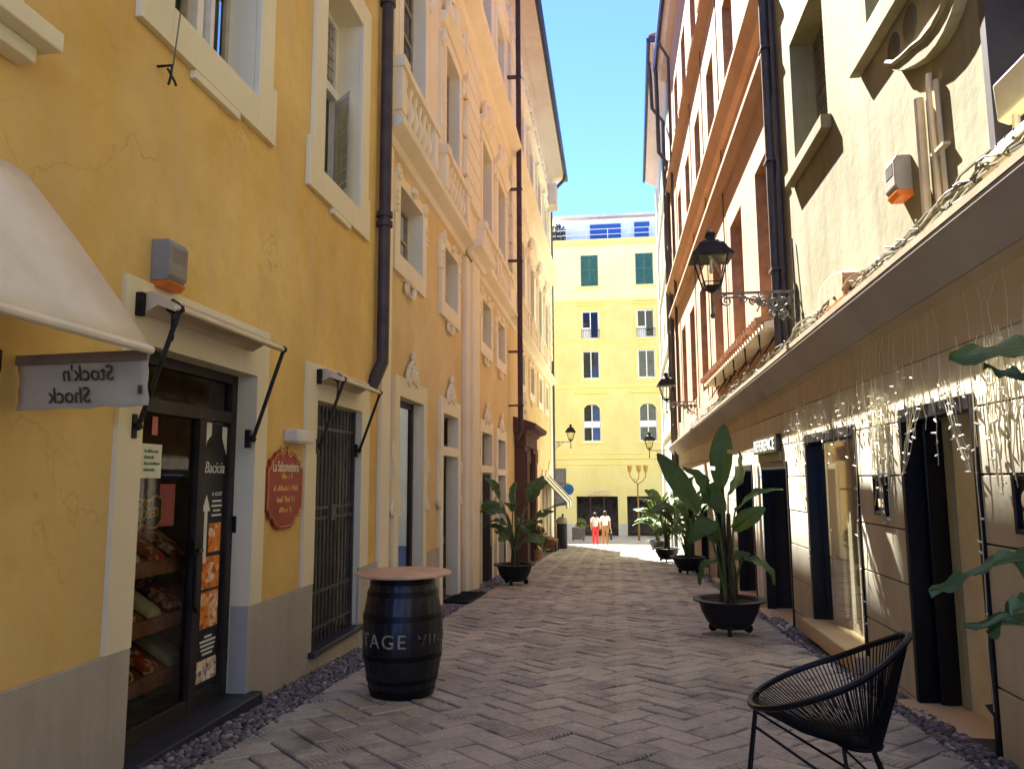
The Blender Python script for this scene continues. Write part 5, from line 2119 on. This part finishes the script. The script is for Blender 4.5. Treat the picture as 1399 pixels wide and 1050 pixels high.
class Plant:
    def __init__(s, name, label, c):
        s.t = thing(name, label, 'plant', c, 'large leaved plants in bowl planters')
        s.c = Vector(c)
        s.lv, s.st = [], MB()
        s.lf, s.uv = [], []

    def leaf(s, base, tip, width, face, root=None, droop=.12, fold=.35, split=0):
        base, tip, face = Vector(base), Vector(tip), Vector(face).normalized()
        width *= .86
        L = (tip - base).length
        T0 = (tip - base).normalized()
        face = (face - T0 * face.dot(T0)).normalized()
        side = T0.cross(face).normalized()
        if root is None:
            root = s.c + Vector((rnd.uniform(-.06, .06), rnd.uniform(-.06, .06), 0))
        root = Vector(root)
        h = base - root
        ctrl = root + Vector((h.x * .25, h.y * .25, h.z * .75))
        pts = []
        for i in range(11):
            t = i / 10
            pts.append(root * (1 - t) ** 2 + ctrl * 2 * t * (1 - t) + base * t * t)
        rad = [.020 - .010 * i / 10 for i in range(11)]
        if h.length < .25:
            rad = [r_ * .6 for r_ in rad]
        s.st.tube(pts, rad, 6)
        n = 18
        mid = []
        for i in range(n + 1):
            t = i / n
            p = base.lerp(tip, t) + face * (L * droop * (math.sin(PI * t) - t * t * .6))
            mid.append(p)
        s.st.tube([mid[i] - face * .004 for i in range(0, n, 2)], [.009 * (1 - i / n) + .003 for i in range(0, n, 2)], 5)
        cols_ = 4
        o = len(s.lv)
        ph = rnd.uniform(0, 9)
        for i in range(n + 1):
            t = i / n
            w_ = width * .5 * (max(0, math.sin(PI * min(1, t * .93 + .05))) ** .62) * (1 if t < .985 else .2)
            for k in range(-cols_, cols_ + 1):
                q = k / cols_
                wave = .02 * math.sin(ph + t * 9 + k) * abs(q) + .012 * math.sin(ph * 2 + t * 23) * abs(q)
                p = mid[i] + side * (q * w_ * math.cos(fold * abs(q))) + face * (abs(q) * w_ * math.sin(fold) * .8 + wave)
                s.lv.append(p)
                s.uv.append((q * .5 + .5, t * L + abs(q) * .1))
        cuts = [rnd.randrange(4, n - 2) for _ in range(split)]
        for i in range(n):
            for k in range(2 * cols_):
                if i in cuts and (k < 2 if i % 2 else k > 2 * cols_ - 3):
                    continue
                a = o + i * (2 * cols_ + 1) + k
                s.lf.append((a, a + 1, a + 2 * cols_ + 2, a + 2 * cols_ + 1))

    def trunk(s, p0, p1, r0, r1):
        m = MB()
        p0, p1 = Vector(p0), Vector(p1)
        m.tube([p0.lerp(p1, i / 6) + Vector((rnd.uniform(-.01, .01), rnd.uniform(-.01, .01), 0)) for i in range(7)], [r0 + (r1 - r0) * i / 6 for i in range(7)], 9)
        return m.build('trunk', K['trunk'], s.t, smooth=True)

    def done(s):
        me = bpy.data.meshes.new('foliage')
        me.from_pydata([p - s.c for p in s.lv], [], s.lf)
        u = me.uv_layers.new(name='UVMap')
        for l in me.loops:
            u.data[l.index].uv = s.uv[l.vertex_index]
        me.polygons.foreach_set('use_smooth', [True] * len(me.polygons))
        me.materials.append(K['leaf'])
        o = bpy.data.objects.new('foliage', me)
        COL.objects.link(o)
        o.parent = s.t
        s.st.build('stalks', K['stem'], s.t, smooth=True)
        return s.t


PLW = 'dark bowl planter on wheels '
# nearest right-hand planter
x, y = 1.37, 9.75
z = gz(y)
planter((x, y, z), PLW + 'standing by the stone shopfront, nearest the mesh chair')
p = Plant('bird_of_paradise', 'tall broad leaved plant in the bowl planter by the dark shop doors', (x, y, z + .38))
zs = z + .38
for k in range(4):
    a = k * 1.6
    p.trunk((x + .08 * math.cos(a), y + .08 * math.sin(a), zs), (x + .05 * math.cos(a + .4), y + .05 * math.sin(a + .4), zs + .75 + .1 * k), .04, .026)
p.leaf((1.30, y - .08, 1.28), (1.36, y - .16, 2.06), .33, (-.25, -1, .1), (x - .03, y, zs), .05, .25, 2)
p.leaf((1.02, y - .15, 1.0), (.55, y - .35, 1.70), .30, (-.2, -1, .5), (x - .06, y, zs), .08, .2)
p.leaf((1.22, y + .15, 1.10), (.90, y + .05, 1.56), .30, (.5, -.7, .8), (x, y + .05, zs), .1, .25)
p.leaf((1.48, y, 1.0), (2.02, y - .1, 1.30), .20, (.3, -.25, 1), (x + .04, y, zs), .1, .5)
p.leaf((1.44, y - .05, .78), (1.78, y - .25, 1.05), .26, (-.1, -1, .35), (x + .05, y - .03, zs), .1, .2)
p.leaf((1.55, y, .42), (1.92, y - .12, .18), .22, (.4, -.5, .9), (x + .07, y, zs), .2, .4)
p.leaf((1.25, y - .1, .86), (.88, y - .25, .66), .30, (-.1, -.8, .7), (x - .04, y - .04, zs), .14, .3)
p.leaf((1.22, y - .08, .42), (.98, y - .16, .16), .14, (-.5, -.6, .5), (x - .05, y - .05, zs), .25, .5)
p.leaf((1.36, y + .1, .98), (1.12, y + .2, 1.40), .3, (-.3, -1, .2), (x, y + .06, zs), .06, .25, 1)
p.leaf((1.26, y, .62), (1.0, y - .12, .95), .26, (.2, -1, .3), (x - .03, y, zs), .08, .3)
p.leaf((1.42, y + .1, 1.2), (1.62, y + .16, 1.72), .26, (.9, -.5, .3), (x + .02, y + .05, zs), .08, .3)
p.leaf((1.40, y - .1, .4), (1.58, y - .3, .52), .16, (0, -.8, .7), (x + .04, y - .06, zs), .15, .3)
p.done()


def random_plant(x, y, label, n, h, seed, wmax=.28, spread=.55):
    global rnd
    keep = rnd
    rnd = random.Random(seed)
    z = gz(y) + .38
    p = Plant('bird_of_paradise', label, (x, y, z))
    for k in range(3):
        a = k * 2.1
        p.trunk((x + .07 * math.cos(a), y + .07 * math.sin(a), z), (x + .04 * math.cos(a), y + .04 * math.sin(a), z + .45), .04, .026)
    for i in range(n):
        a = i * 2.399 + rnd.uniform(-.3, .3)
        f = rnd.uniform(.35, 1.0)
        bz = z + h * f * .55
        rr = spread * rnd.uniform(.25, .55)
        b = Vector((x + rr * math.cos(a), y + rr * math.sin(a), bz))
        up_ = rnd.uniform(-.15, 1.0) * f
        L = rnd.uniform(.42, .72)
        d = Vector((math.cos(a) * (1.1 - f * .6), math.sin(a) * (1.1 - f * .6), up_)).normalized()
        tip = b + d * L
        face = Vector((-math.cos(a) * .6, -math.sin(a) * .6, .7)) + Vector((rnd.uniform(-.5, .5), rnd.uniform(-.9, .1), rnd.uniform(-.2, .3)))
        p.leaf(b, tip, rnd.uniform(.6, 1) * wmax, face, None, rnd.uniform(.06, .2), rnd.uniform(.15, .45), rnd.choice((0, 1, 2)))
    p.done()
    rnd = keep


pls = [(1.80, 19.6, 'second from the mesh chair on the right side', 27, 2.9, 5, .36, .85, 'dense dark plant in the second bowl planter on the right'),
       (1.62, 24.5, 'third from the mesh chair on the right side, half hidden', 24, 2.8, 8, .34, .8, 'bushy plant in the half hidden third planter on the right'),
       (1.75, 32.0, 'last on the right, beside the sunlit strip of paving', 26, 2.9, 13, .34, .85, 'sunlit plant in the last planter beside the bright paving'),
       (-2.06, 16.0, 'alone on the left in front of the palace doors', 18, 2.5, 21, .36, .7, 'broad leaved plant on the left in front of the palace doors')]
for x, y, wh, n, h, sd_, wm2, sp, lb2 in pls:
    planter((x, y, gz(y)), PLW + wh)
    random_plant(x, y, lb2, n, h, sd_, wm2, sp)
# plant whose leaves reach in from the right edge, close to the camera
x, y = 1.78, 2.62
planter((x, y, gz(y)), PLW + 'carrying the plant at the right edge')
z = gz(y) + .38
p = Plant('bird_of_paradise', 'plant at the right edge whose leaves reach in beside the fairy lights', (x, y, z))
for k in range(3):
    a = k * 2.1
    p.trunk((x + .06 * math.cos(a), y + .06 * math.sin(a), z), (x + .04 * math.cos(a), y + .04 * math.sin(a), z + .6), .04, .026)
p.leaf((1.58, y + .02, 1.77), (1.10, y, 1.80), .26, (0, -.38, 1), (x, y, z), .07, .15)
p.leaf((1.45, y, 1.73), (1.22, y + .05, 1.755), .05, (0, -.3, 1), (x, y, z), -.12, .3)
p.leaf((1.36, y - .05, 1.16), (.965, y - .05, 1.05), .10, (0, .12, 1), (x, y, z), .09, .2)
p.leaf((1.30, y - .1, 1.03), (1.10, y - .1, .94), .09, (.1, .2, 1), (x, y, z), .12, .5)
p.leaf((1.60, y - .02, 1.0), (1.235, y - .02, 1.14), .26, (-.3, -1, .2), (x, y, z), .06, .2)
p.leaf((1.42, y - .1, .93), (1.04, y - .1, .97), .07, (0, -.1, 1), (x, y, z), .06, .3)
p.leaf((1.9, y + .1, 1.5), (2.05, y + .1, 2.2), .3, (-.5, -1, .1), (x, y, z), .06, .2)
p.done()

# ================================================================== mesh chair
ch = thing('mesh_chair', 'black egg shaped cord chair on thin rod legs in the right foreground', 'chair', (1.0, 3.95, gz(3.95)))
cx, cy, cz = 1.0, 3.95, gz(3.95)
rim = []
for i in range(56):
    a = 2 * PI * i / 56
    tx = math.cos(a)                       # -1 front, +1 back
    half = .335 * (1 - .12 * tx)
    px = .36 * tx
    pz = .50 + .145 * (px + .36) / .36 + .07 * max(0, tx) ** 2 - .0
    rim.append(Vector((cx + px, cy + half * math.sin(a) * (1 if tx < .6 else (1 - .25 * (tx - .6) / .4)), cz + pz)))
basec = []
for i in range(56):
    a = 2 * PI * i / 56
    basec.append(Vector((cx + .12 + .095 * math.cos(a), cy + .10 * math.sin(a), cz + .355)))
m = MB()
m.tube(rim, .0155, 8, closed=True)
m.build('rim', K['black'], ch, smooth=True)
m = MB()
N = 112
for i in range(N):
    f = i / N * 56
    k = int(f)
    t = f - k
    a = rim[k % 56].lerp(rim[(k + 1) % 56], t)
    b = basec[k % 56].lerp(basec[(k + 1) % 56], t)
    md = a.lerp(b, .55) + Vector((0, 0, -.022))
    m.tube([a, a.lerp(md, .5), md, b], .0034, 5)
m.build('seat_cord', K['blackp'], ch, smooth=True)
m = MB()
m.tube(basec, .012, 6, closed=True)
m.lathe([(.05, 0), (.095, .004), (.1, .012), (.05, .016)], (cx + .12, cy, cz + .345), 24)
m.build('base_ring', K['black'], ch, smooth=True)
fx0, fx1 = cx - .40, cx + .30
legs = [((cx - .33, cy - .1, cz + .52), (fx0, cy - .2, cz)), ((cx - .33, cy + .1, cz + .52), (fx0, cy + .22, cz)),
        ((cx + .05, cy - .09, cz + .35), (cx + .08, cy - .27, cz)), ((cx + .05, cy + .09, cz + .35), (cx + .08, cy + .27, cz)),
        ((cx + .17, cy - .06, cz + .35), (fx1, cy - .2, cz)), ((cx + .17, cy + .06, cz + .35), (fx1, cy + .2, cz))]
for a, b in legs:
    m = MB()
    m.tube([a, b], .0085, 7)
    m.ball(b, .012, 1)
    m.build('leg', K['black'], ch, smooth=True)
m = MB()
m.tube([(cx - .345, cy - .115, cz + .42), (fx1 - .02, cy - .19, cz + .06)], .007, 6)
m.tube([(cx - .345, cy + .115, cz + .42), (fx1 - .02, cy + .19, cz + .06)], .007, 6)
m.tube([(cx - .345, cy - .115, cz + .42), (cx - .345, cy + .115, cz + .42)], .007, 6)
m.tube([(cx + .05, cy - .09, cz + .35), (fx1 - .02, cy + .19, cz + .06)], .006, 6)
m.build('stretcher', K['black'], ch, smooth=True)


ch.rotation_euler = (0, 0, math.radians(-13))

# ================================================================== wall lanterns
def lantern(loc, armlen, label, rotz=0.0, sc=1.0, ornate=True):
    """lantern on the outer end of an arm that runs along +X to the wall"""
    t = thing('street_lamp', label, 'street lamp', (0, 0, 0), 'iron wall lanterns')
    m = MB()
    m.tube([(0, 0, -.26), (0, 0, .05)], .018, 8)
    m.ball((0, 0, -.27), .032, 2, (1, 1, 1.3))
    m.fbox(lambda u, z, d: Vector((u, d, z)), -.02, armlen, -.012, .018, -.012, .012)
    m.tube([(armlen, 0, .1), (armlen, 0, -.45)], .02, 6)
    P0 = lambda u, z, d: Vector((u, d, z))
    if ornate:
        m.tube([(armlen * (i / 14) ** 1.0, 0, -.05 - .32 * max(0, (i / 14 - .35) / .65) ** 1.4) for i in range(2, 15)], .012, 6)
        m.tube(scroll(P0, .17, -.09, 0, .075, 1, 1.5), .011, 5)
        for c_, zz, rr in ((.38, -.07, .055), (.5, -.09, .06), (.62, -.12, .07), (.74, -.14, .08), (.86, -.13, .075), (.86, -.28, .07), (.72, -.27, .05)):
            m.tube(scroll(P0, c_ * armlen, zz, 0, rr, 1 if rnd.random() > .5 else -1, 1.6), .012, 5)
        for c_ in (.55, .68, .8, .92):
            m.tube([(c_ * armlen, 0, 0), (c_ * armlen + .04, 0, -.12), (c_ * armlen - .02, 0, -.24)], .010, 5)
            m.fprism(P0, [(c_ * armlen - .05, -.1), (c_ * armlen, -.05), (c_ * armlen + .06, -.1), (c_ * armlen, -.17)], -.004, .004)
    else:
        m.tube([(armlen, 0, -.4), (armlen * .75, 0, -.26), (armlen * .4, 0, -.03)], .012, 6)
        m.tube(scroll(P0, armlen * .72, -.12, 0, .1, 1), .011, 5)
    m.build('bracket', K['ironp'] if ornate else K['iron'], t)
    z0 = .06
    b4_ = [(-.10, -.10), (.10, -.10), (.10, .10), (-.10, .10)]
    t4 = [(-.185, -.185), (.185, -.185), (.185, .185), (-.185, .185)]
    m = MB()
    for k in range(4):
        a, b = b4_[k], t4[k]
        m.tube([(a[0], a[1], z0 + .03), (b[0], b[1], z0 + .40)], .011, 5)
        a2, b2_ = b4_[(k + 1) % 4], t4[(k + 1) % 4]
        m.tube([(a[0], a[1], z0 + .03), (a2[0], a2[1], z0 + .03)], .010, 5)
        m.tube([(b[0], b[1], z0 + .40), (b2_[0], b2_[1], z0 + .40)], .012, 5)
        q = [(a[i] * .86 + b[i] * .14) for i in (0, 1)]
        q2 = [(a2[i] * .86 + b2_[i] * .14) for i in (0, 1)]
        m.tube([(q[0], q[1], z0 + .08), (q2[0], q2[1], z0 + .08)], .007, 5)
    m.lathe([(.03, -.04), (.1, .0), (.11, .03)], (0, 0, z0), 4, Matrix.Rotation(PI / 4, 3, 'Z'))
    m.build('lantern_frame', K['iron'], t)
    m = MB()
    for k in range(4):
        a, b = b4_[k], t4[k]
        a2, b2_ = b4_[(k + 1) % 4], t4[(k + 1) % 4]
        m.poly((a[0], a[1], z0 + .03), (a2[0], a2[1], z0 + .03), (b2_[0], b2_[1], z0 + .40), (b[0], b[1], z0 + .40))
    m.build('pane', K['lampgl'], t)
    m = MB()
    m.lathe([(.25 * 1.41, .385), (.255 * 1.41, .40), (.20 * 1.41, .48), (.185 * 1.41, .50), (.16 * 1.3, .57), (.10 * 1.3, .615), (.075, .63), (.07, .68), (.09, .69), (.07, .73), (.02, .77)], (0, 0, z0), 4, Matrix.Rotation(PI / 4, 3, 'Z'))
    m.build('hood', K['iron'], t)
    m = MB()
    m.tube([(0, 0, z0 + .26), (0, 0, z0 + .4)], .018, 8)
    m.ball((0, 0, z0 + .24), .028, 2, (1, 1, 1.4))
    m.build('lamp', K['bulb'], t, smooth=True)
    t.location = loc
    t.rotation_euler = (0, 0, rotz)
    t.scale = (sc,) * 3
    return t


lantern((1.28, 9.55, 3.68), 1.0, 'large iron lantern on an ornate scrolled bracket beside the grey drainpipe')
lantern((1.50, 21.0, 3.46), .8, 'iron lantern on a scrolled bracket on the orange house above the plants')
lantern((-1.92, 35.9, 3.14), .86, 'iron lantern at the far corner of the palace on the left', PI, 1.0, False)
lantern((1.62, 34.0, 2.62), .75, 'iron lantern low on the pale house at the end on the right', 0, 1.0, False)
# three armed lamp post on the square
tp = thing('lamp_post', 'slender lamp post with three cup shaped lamps in front of the yellow house', 'lamp post', (1.42, 45, gz(45)))
m = MB()
gz45 = gz(45)
m.tube([(1.42, 45, gz45), (1.42, 45, 1.15)], [.07, .04], 8)
m.tube([(1.42, 45, 1.1), (1.2, 45, 1.25), (1.0, 45, 1.55), (.98, 45, 1.75)], .03, 6)
m.tube([(1.42, 45, 1.1), (1.7, 45, 1.25), (1.88, 45, 1.5), (1.9, 45, 1.75)], .03, 6)
m.tube([(1.2, 45, 1.4), (1.3, 45, 1.2), (1.5, 45, 1.45), (1.5, 45, 1.75)], .03, 6)
m.build('post', mat('bronze_post', '#8a6a30', .5, .3), tp, smooth=True)
for xx in (.98, 1.5, 1.9):
    m = MB()
    m.lathe([(.04, 0), (.1, .1), (.13, .25), (.14, .4), (.05, .42)], (xx, 45, 1.75), 12)
    m.build('lamp_shade', mat('amber_shade', '#a87f2e', .4), tp, smooth=True)

# ================================================================== far left details
st = thing('striped_awning', 'striped cream awning let down over a shop at the far end on the left', 'awning', PL(32, 1.5, 0))
m = MB()
m.hexa([PL(29.8, 1.5, .02), PL(34.5, 1.5, .02), PL(34.5, .46, 1.0), PL(29.8, .46, 1.0), PL(29.8, 1.53, .02), PL(34.5, 1.53, .02), PL(34.5, .49, 1.0), PL(29.8, .49, 1.0)])
m.fbox(PL, 29.8, 34.5, .26, .47, .99, 1.005)
m.build('canvas', K['awnst'], st)
m = MB()
for u in (29.85, 34.45):
    m.tube([PL(u, .46, .98), PL(u, .2, .05)], .02, 6)
m.build('arm', K['iron'], st)
sb = thing('round_sign', 'round blue sign on a bracket beyond the striped awning', 'sign', (-2.08, 36.2, .92))
m = MB()
m.lathe([(.24, -.03), (.26, 0), (.24, .03)], (-2.08, 36.1, .92), 20, Matrix.Rotation(PI / 2, 3, 'X'))
m.build('sign_disc', K['blue'], sb)
m = MB()
m.tube([(-2.08, 36.1, 1.15), (-2.08, 36.1, 1.2), (-2.8, 35.95, 1.2)], .015, 6)
m.build('bracket', K['iron'], sb)
# ribbed bin
bx, by = -2.24, 33.6
bz = gz(by)
lb3 = thing('litter_bin', 'tall dark ribbed bin with a rounded grey lid by the far left shops', 'bin', (bx, by, bz))
m = MB()
prf = [(.2, 0), (.22, .03)]
for i in range(12):
    z = .05 + i * .085
    prf += [(.235, z), (.235, z + .055), (.222, z + .065), (.222, z + .08)]
m.lathe(prf, (bx, by, bz), 24)
m.build('bin_body', K['pot'], lb3)
m = MB()
m.lathe([(.245, 1.08), (.25, 1.16), (.22, 1.26), (.13, 1.34), (.02, 1.36)], (bx, by, bz), 24)
m.build('lid', K['plas'], lb3, smooth=True)
m = MB()
m.ball((bx + .05, by - .1, bz + 1.42), .06, 1)
m.tube([(bx + .05, by - .1, bz + 1.3), (bx + .05, by - .1, bz + 1.5)], .02, 6)
m.build('handle', K['black'], lb3)
# low display cart
dc = thing('display_cart', 'low dark slatted display cart beside the ribbed bin', 'cart', (-2.5, 31.2, gz(31.2)))
zc_ = gz(31)
m = MB()
for i in range(5):
    m.hexa([(-2.78, 30.2 + .02, zc_ + .2 + i * .08), (-2.3, 30.2, zc_ + .12 + i * .08), (-2.3, 32.2, zc_ + .05 + i * .08), (-2.78, 32.2, zc_ + .15 + i * .08),
            (-2.78, 30.22, zc_ + .25 + i * .08), (-2.3, 30.2, zc_ + .17 + i * .08), (-2.3, 32.2, zc_ + .10 + i * .08), (-2.78, 32.2, zc_ + .2 + i * .08)])
m.build('tray', K['rackw'], dc)
m = MB()
for yy in (30.5, 31.9):
    m.lathe([(.03, -.03), (.2, -.02), (.2, .02), (.03, .03)], (-2.28, yy, gz(yy) + .2), 18, Matrix.Rotation(PI / 2, 3, 'Y'))
m.build('wheel', K['rubber'], dc)
# flowering pots at the left
for fx, fy, lb4, s_ in ((-2.45, 24.5, 'flowering shrub in a pot left of the palace portal', 1.0), (-1.95, 47.5, 'yellow flowering shrub in front of the yellow house', 1.1)):
    t = thing('potted_shrub', lb4, 'shrub', (fx, fy, gz(fy)))
    m = MB()
    m.lathe([(.14 * s_, 0), (.2 * s_, .3 * s_), (.22 * s_, .32 * s_), (.19 * s_, .33 * s_)], (fx, fy, gz(fy)), 16)
    m.build('pot', K['terra'], t, smooth=True)
    m = MB()
    for k in range(360):
        v = Vector((rnd.gauss(0, 1), rnd.gauss(0, 1), rnd.gauss(0, 1))).normalized() * rnd.uniform(.3, 1)
        c = Vector((fx, fy, gz(fy) + .72 * s_)) + Vector((v.x * .36, v.y * .36, v.z * .42)) * s_
        a = Vector((rnd.uniform(-1, 1), rnd.uniform(-1, 1), rnd.uniform(-1, 1))).normalized() * .07 * s_
        b = a.orthogonal().normalized() * .045 * s_
        m.poly(c - a, c + b, c + a, c - b)
    m.build('crown', K['bush'], t)
    m = MB()
    m.tube([(fx, fy, gz(fy) + .3 * s_), (fx, fy, gz(fy) + .7 * s_)], .02, 6)
    m.build('stem', K['trunk'], t)


# ================================================================== people
def skin_mesh(name, verts, edges, radii, m, parent, sub=1):
    o0 = ORG.get(parent, Vector())
    me = bpy.data.meshes.new(name)
    me.from_pydata([Vector(v) for v in verts], edges, [])
    o = bpy.data.objects.new(name, me)
    COL.objects.link(o)
    sk = o.modifiers.new('skin', 'SKIN')
    for i, r_ in enumerate(radii):
        me.skin_vertices[0].data[i].radius = r_ if isinstance(r_, tuple) else (r_, r_)
    me.skin_vertices[0].data[0].use_root = True
    s2 = o.modifiers.new('sub', 'SUBSURF')
    s2.levels = s2.render_levels = sub + 1
    bpy.context.view_layer.update()
    me2 = bpy.data.meshes.new_from_object(o.evaluated_get(bpy.context.evaluated_depsgraph_get()))
    bpy.data.objects.remove(o)
    me2.name = name
    me2.materials.clear()
    me2.materials.append(m)
    me2.polygons.foreach_set('use_smooth', [True] * len(me2.polygons))
    ob = bpy.data.objects.new(name, me2)
    COL.objects.link(ob)
    ob.parent = parent
    return ob


def person(x, y, H, label, top, legs_m, bag=False, stance=.09, armbend=.1):
    z = gz(y)
    t = thing('person', label, 'person', (x, y, z))
    s = H / 1.7
    V = lambda *p: (p[0] * s, p[1] * s, p[2] * s)
    # body seen from behind, walking away (+y)
    vs = [V(0, 0, .93), V(0, .01, 1.1), V(0, 0, 1.3), V(0, .0, 1.42), V(0, .02, 1.5), V(0, .03, 1.58), V(0, .03, 1.66),
          V(-.09, 0, .9), V(-stance, .04, .5), V(-stance - .005, -.02, .08), V(-stance - .01, .12, .03),
          V(.09, 0, .9), V(stance, -.05, .5), V(stance + .005, -.12, .1), V(stance + .01, -.0, .03),
          V(-.18, 0, 1.4), V(-.23, -.02, 1.14), V(-.22, .06 + armbend, .92), V(-.215, .08 + armbend, .82),
          V(.18, 0, 1.4), V(.23, -.02, 1.14), V(.24, .08, .93), V(.235, .1, .83)]
    ed = [(0, 1), (1, 2), (2, 3), (3, 4), (4, 5), (5, 6), (0, 7), (7, 8), (8, 9), (9, 10), (0, 11), (11, 12), (12, 13), (13, 14),
          (3, 15), (15, 16), (16, 17), (17, 18), (3, 19), (19, 20), (20, 21), (21, 22)]
    ra = [(.14, .10), (.125, .09), (.15, .1), (.09, .07), .05, (.08, .095), (.06, .075), .085, .055, .038, .03, .085, .055, .038, .03,
          .05, .04, .03, .028, .05, .04, .03, .028]
    ra = [tuple(q * s for q in r_) if isinstance(r_, tuple) else r_ * s for r_ in ra]
    body = skin_mesh('body', vs, ed, ra, K['skin'], t)
    ix = [0, 1, 2, 3, 15, 16, 19, 20]
    mp = {a: i for i, a in enumerate(ix)}
    vv = [vs[i] for i in ix]
    vv[0] = V(0, 0, .96)
    vv[5] = V(-.215, -.01, 1.22)
    vv[7] = V(.215, -.01, 1.22)
    ee = [(mp[a], mp[b]) for a, b in ed if a in mp and b in mp]
    rr = [(.165, .125), (.15, .115), (.17, .12), (.1, .085), .072, .068, .072, .068]
    rr = [tuple(q * s for q in r_) if isinstance(r_, tuple) else r_ * s for r_ in rr]
    skin_mesh('shirt', vv, ee, rr, top, t)
    ix = [0, 7, 8, 9, 11, 12, 13]
    mp = {a: i for i, a in enumerate(ix)}
    vv = [vs[i] for i in ix]
    ee = [(mp[a], mp[b]) for a, b in ed if a in mp and b in mp]
    rr = [(.15, .12), .105, .085, .07, .105, .085, .07]
    rr = [tuple(q * s for q in r_) if isinstance(r_, tuple) else r_ * s for r_ in rr]
    skin_mesh('trousers', vv, ee, rr, legs_m, t)
    m = MB()
    m.ball((x, y + .015 * s, z + 1.625 * s), .108 * s, 2, (.95, 1.02, 1.0))
    m.ball((x, y - .05 * s, z + 1.58 * s), .085 * s, 2, (1, .8, 1.1))
    m.build('hair', K['hair'], t, smooth=True)
    m = MB()
    for q in (vs[9], vs[13]):
        m.ball((x + q[0], y + q[1] + .06, z + .05), .06, 2, (.8, 1.9, .8))
    m.build('shoe', K['tee'], t, smooth=True)
    return t


person(-.86, 36.3, 1.52, 'person with dark hair in a white tee and coral trousers walking away', K['tee'], K['coral'])
person(-.40, 36.5, 1.60, 'person in a white shirt and khaki trousers walking away beside coral trousers', K['tee'], K['khaki'], stance=.1)
hb = thing('shoulder_bag', 'black and white bag carried beside the khaki trousers', 'bag', (-.14, 36.45, gz(36.4) + .5))
m = MB()
zz = gz(36.4)
m.hexa([(-.17, 36.3, zz + .28), (-.08, 36.3, zz + .28), (-.08, 36.6, zz + .28), (-.17, 36.6, zz + .28), (-.19, 36.28, zz + .62), (-.07, 36.28, zz + .62), (-.07, 36.62, zz + .62), (-.19, 36.62, zz + .62)])
m.build('bag_body', K['blackp'], hb, bevel=.02)
m = MB()
m.tube([(-.12, 36.32, zz + .6), (-.14, 36.45, zz + .82), (-.12, 36.58, zz + .6)], .012, 6)
m.build('strap', K['plasw'], hb)
# stacked chairs and crates seen before the yellow house
for cxx, cyy, lb5 in ((-2.0, 44.0, 'grey box on short legs standing on the square, left of the people'), ):
    t = thing('planter_box', lb5, 'planter box', (cxx, cyy, gz(cyy)))
    m = MB()
    m.box(cxx - .35, cxx + .35, cyy - .3, cyy + .3, gz(cyy) + .1, gz(cyy) + .75)
    m.build('box_body', K['grey'], t, bevel=.05)
    for a, b in ((-1, -1), (1, -1), (-1, 1), (1, 1)):
        m = MB()
        m.tube([(cxx + a * .3, cyy + b * .25, gz(cyy)), (cxx + a * .3, cyy + b * .25, gz(cyy) + .12)], .025, 6)
        m.build('leg', K['black'], t)

# ================================================================== light, camera
TS = Vector((-1, 2.80, 3.75)).normalized()
L = bpy.data.lights.new('sun', 'SUN')
L.energy = 3.5
L.angle = math.radians(.53)
L.color = (1, .97, .92)
so = bpy.data.objects.new('sun', L)
COL.objects.link(so)
so.rotation_euler = TS.to_track_quat('Z', 'Y').to_euler()
so.location = (0, 0, 30)
wd2 = bpy.data.worlds.new('World')
S.world = wd2
wd2.use_nodes = True
nt = wd2.node_tree
sk = nt.nodes.new('ShaderNodeTexSky')
sk.sky_type = 'NISHITA'
sk.sun_disc = False
sk.sun_elevation = math.asin(TS.z)
sk.sun_rotation = math.atan2(TS.x, TS.y)
sk.altitude = 20
sk.air_density = 0.155
sk.dust_density = 0.0
sk.ozone_density = 9.0
bg = nt.nodes['Background']
bg.inputs[1].default_value = .14
nt.links.new(sk.outputs[0], bg.inputs[0])

cd = bpy.data.cameras.new('camera')
cam = bpy.data.objects.new('camera', cd)
COL.objects.link(cam)
S.camera = cam
cd.sensor_width = 36
cd.lens = 1040 / 1399 * 36
cd.clip_end = 1500
cd.clip_start = .05
yaw, pitch, roll = math.radians(7.45), math.radians(7.1), math.radians(.3)
Fv = Vector((-math.sin(yaw) * math.cos(pitch), math.cos(yaw) * math.cos(pitch), math.sin(pitch)))
Rv = Vector((math.cos(yaw), math.sin(yaw), 0))
Uv = Rv.cross(Fv)
R2 = Rv * math.cos(roll) - Uv * math.sin(roll)
U2 = Rv * math.sin(roll) + Uv * math.cos(roll)
Mx = Matrix((R2, U2, -Fv)).transposed().to_4x4()
Mx.translation = Vector((0, 0, 1.4))
cam.matrix_world = Mx

vs_ = S.view_settings
S.display_settings.display_device = 'sRGB'
vs_.view_transform = 'Standard'
vs_.look = 'None'
vs_.exposure = 3.72
vs_.gamma = 1
S.render.engine = 'CYCLES'
cy_ = S.cycles
cy_.max_bounces = 10
cy_.diffuse_bounces = 7
cy_.glossy_bounces = 4
cy_.transparent_max_bounces = 12
cy_.use_denoising = True
cy_.caustics_reflective = False
cy_.caustics_refractive = False
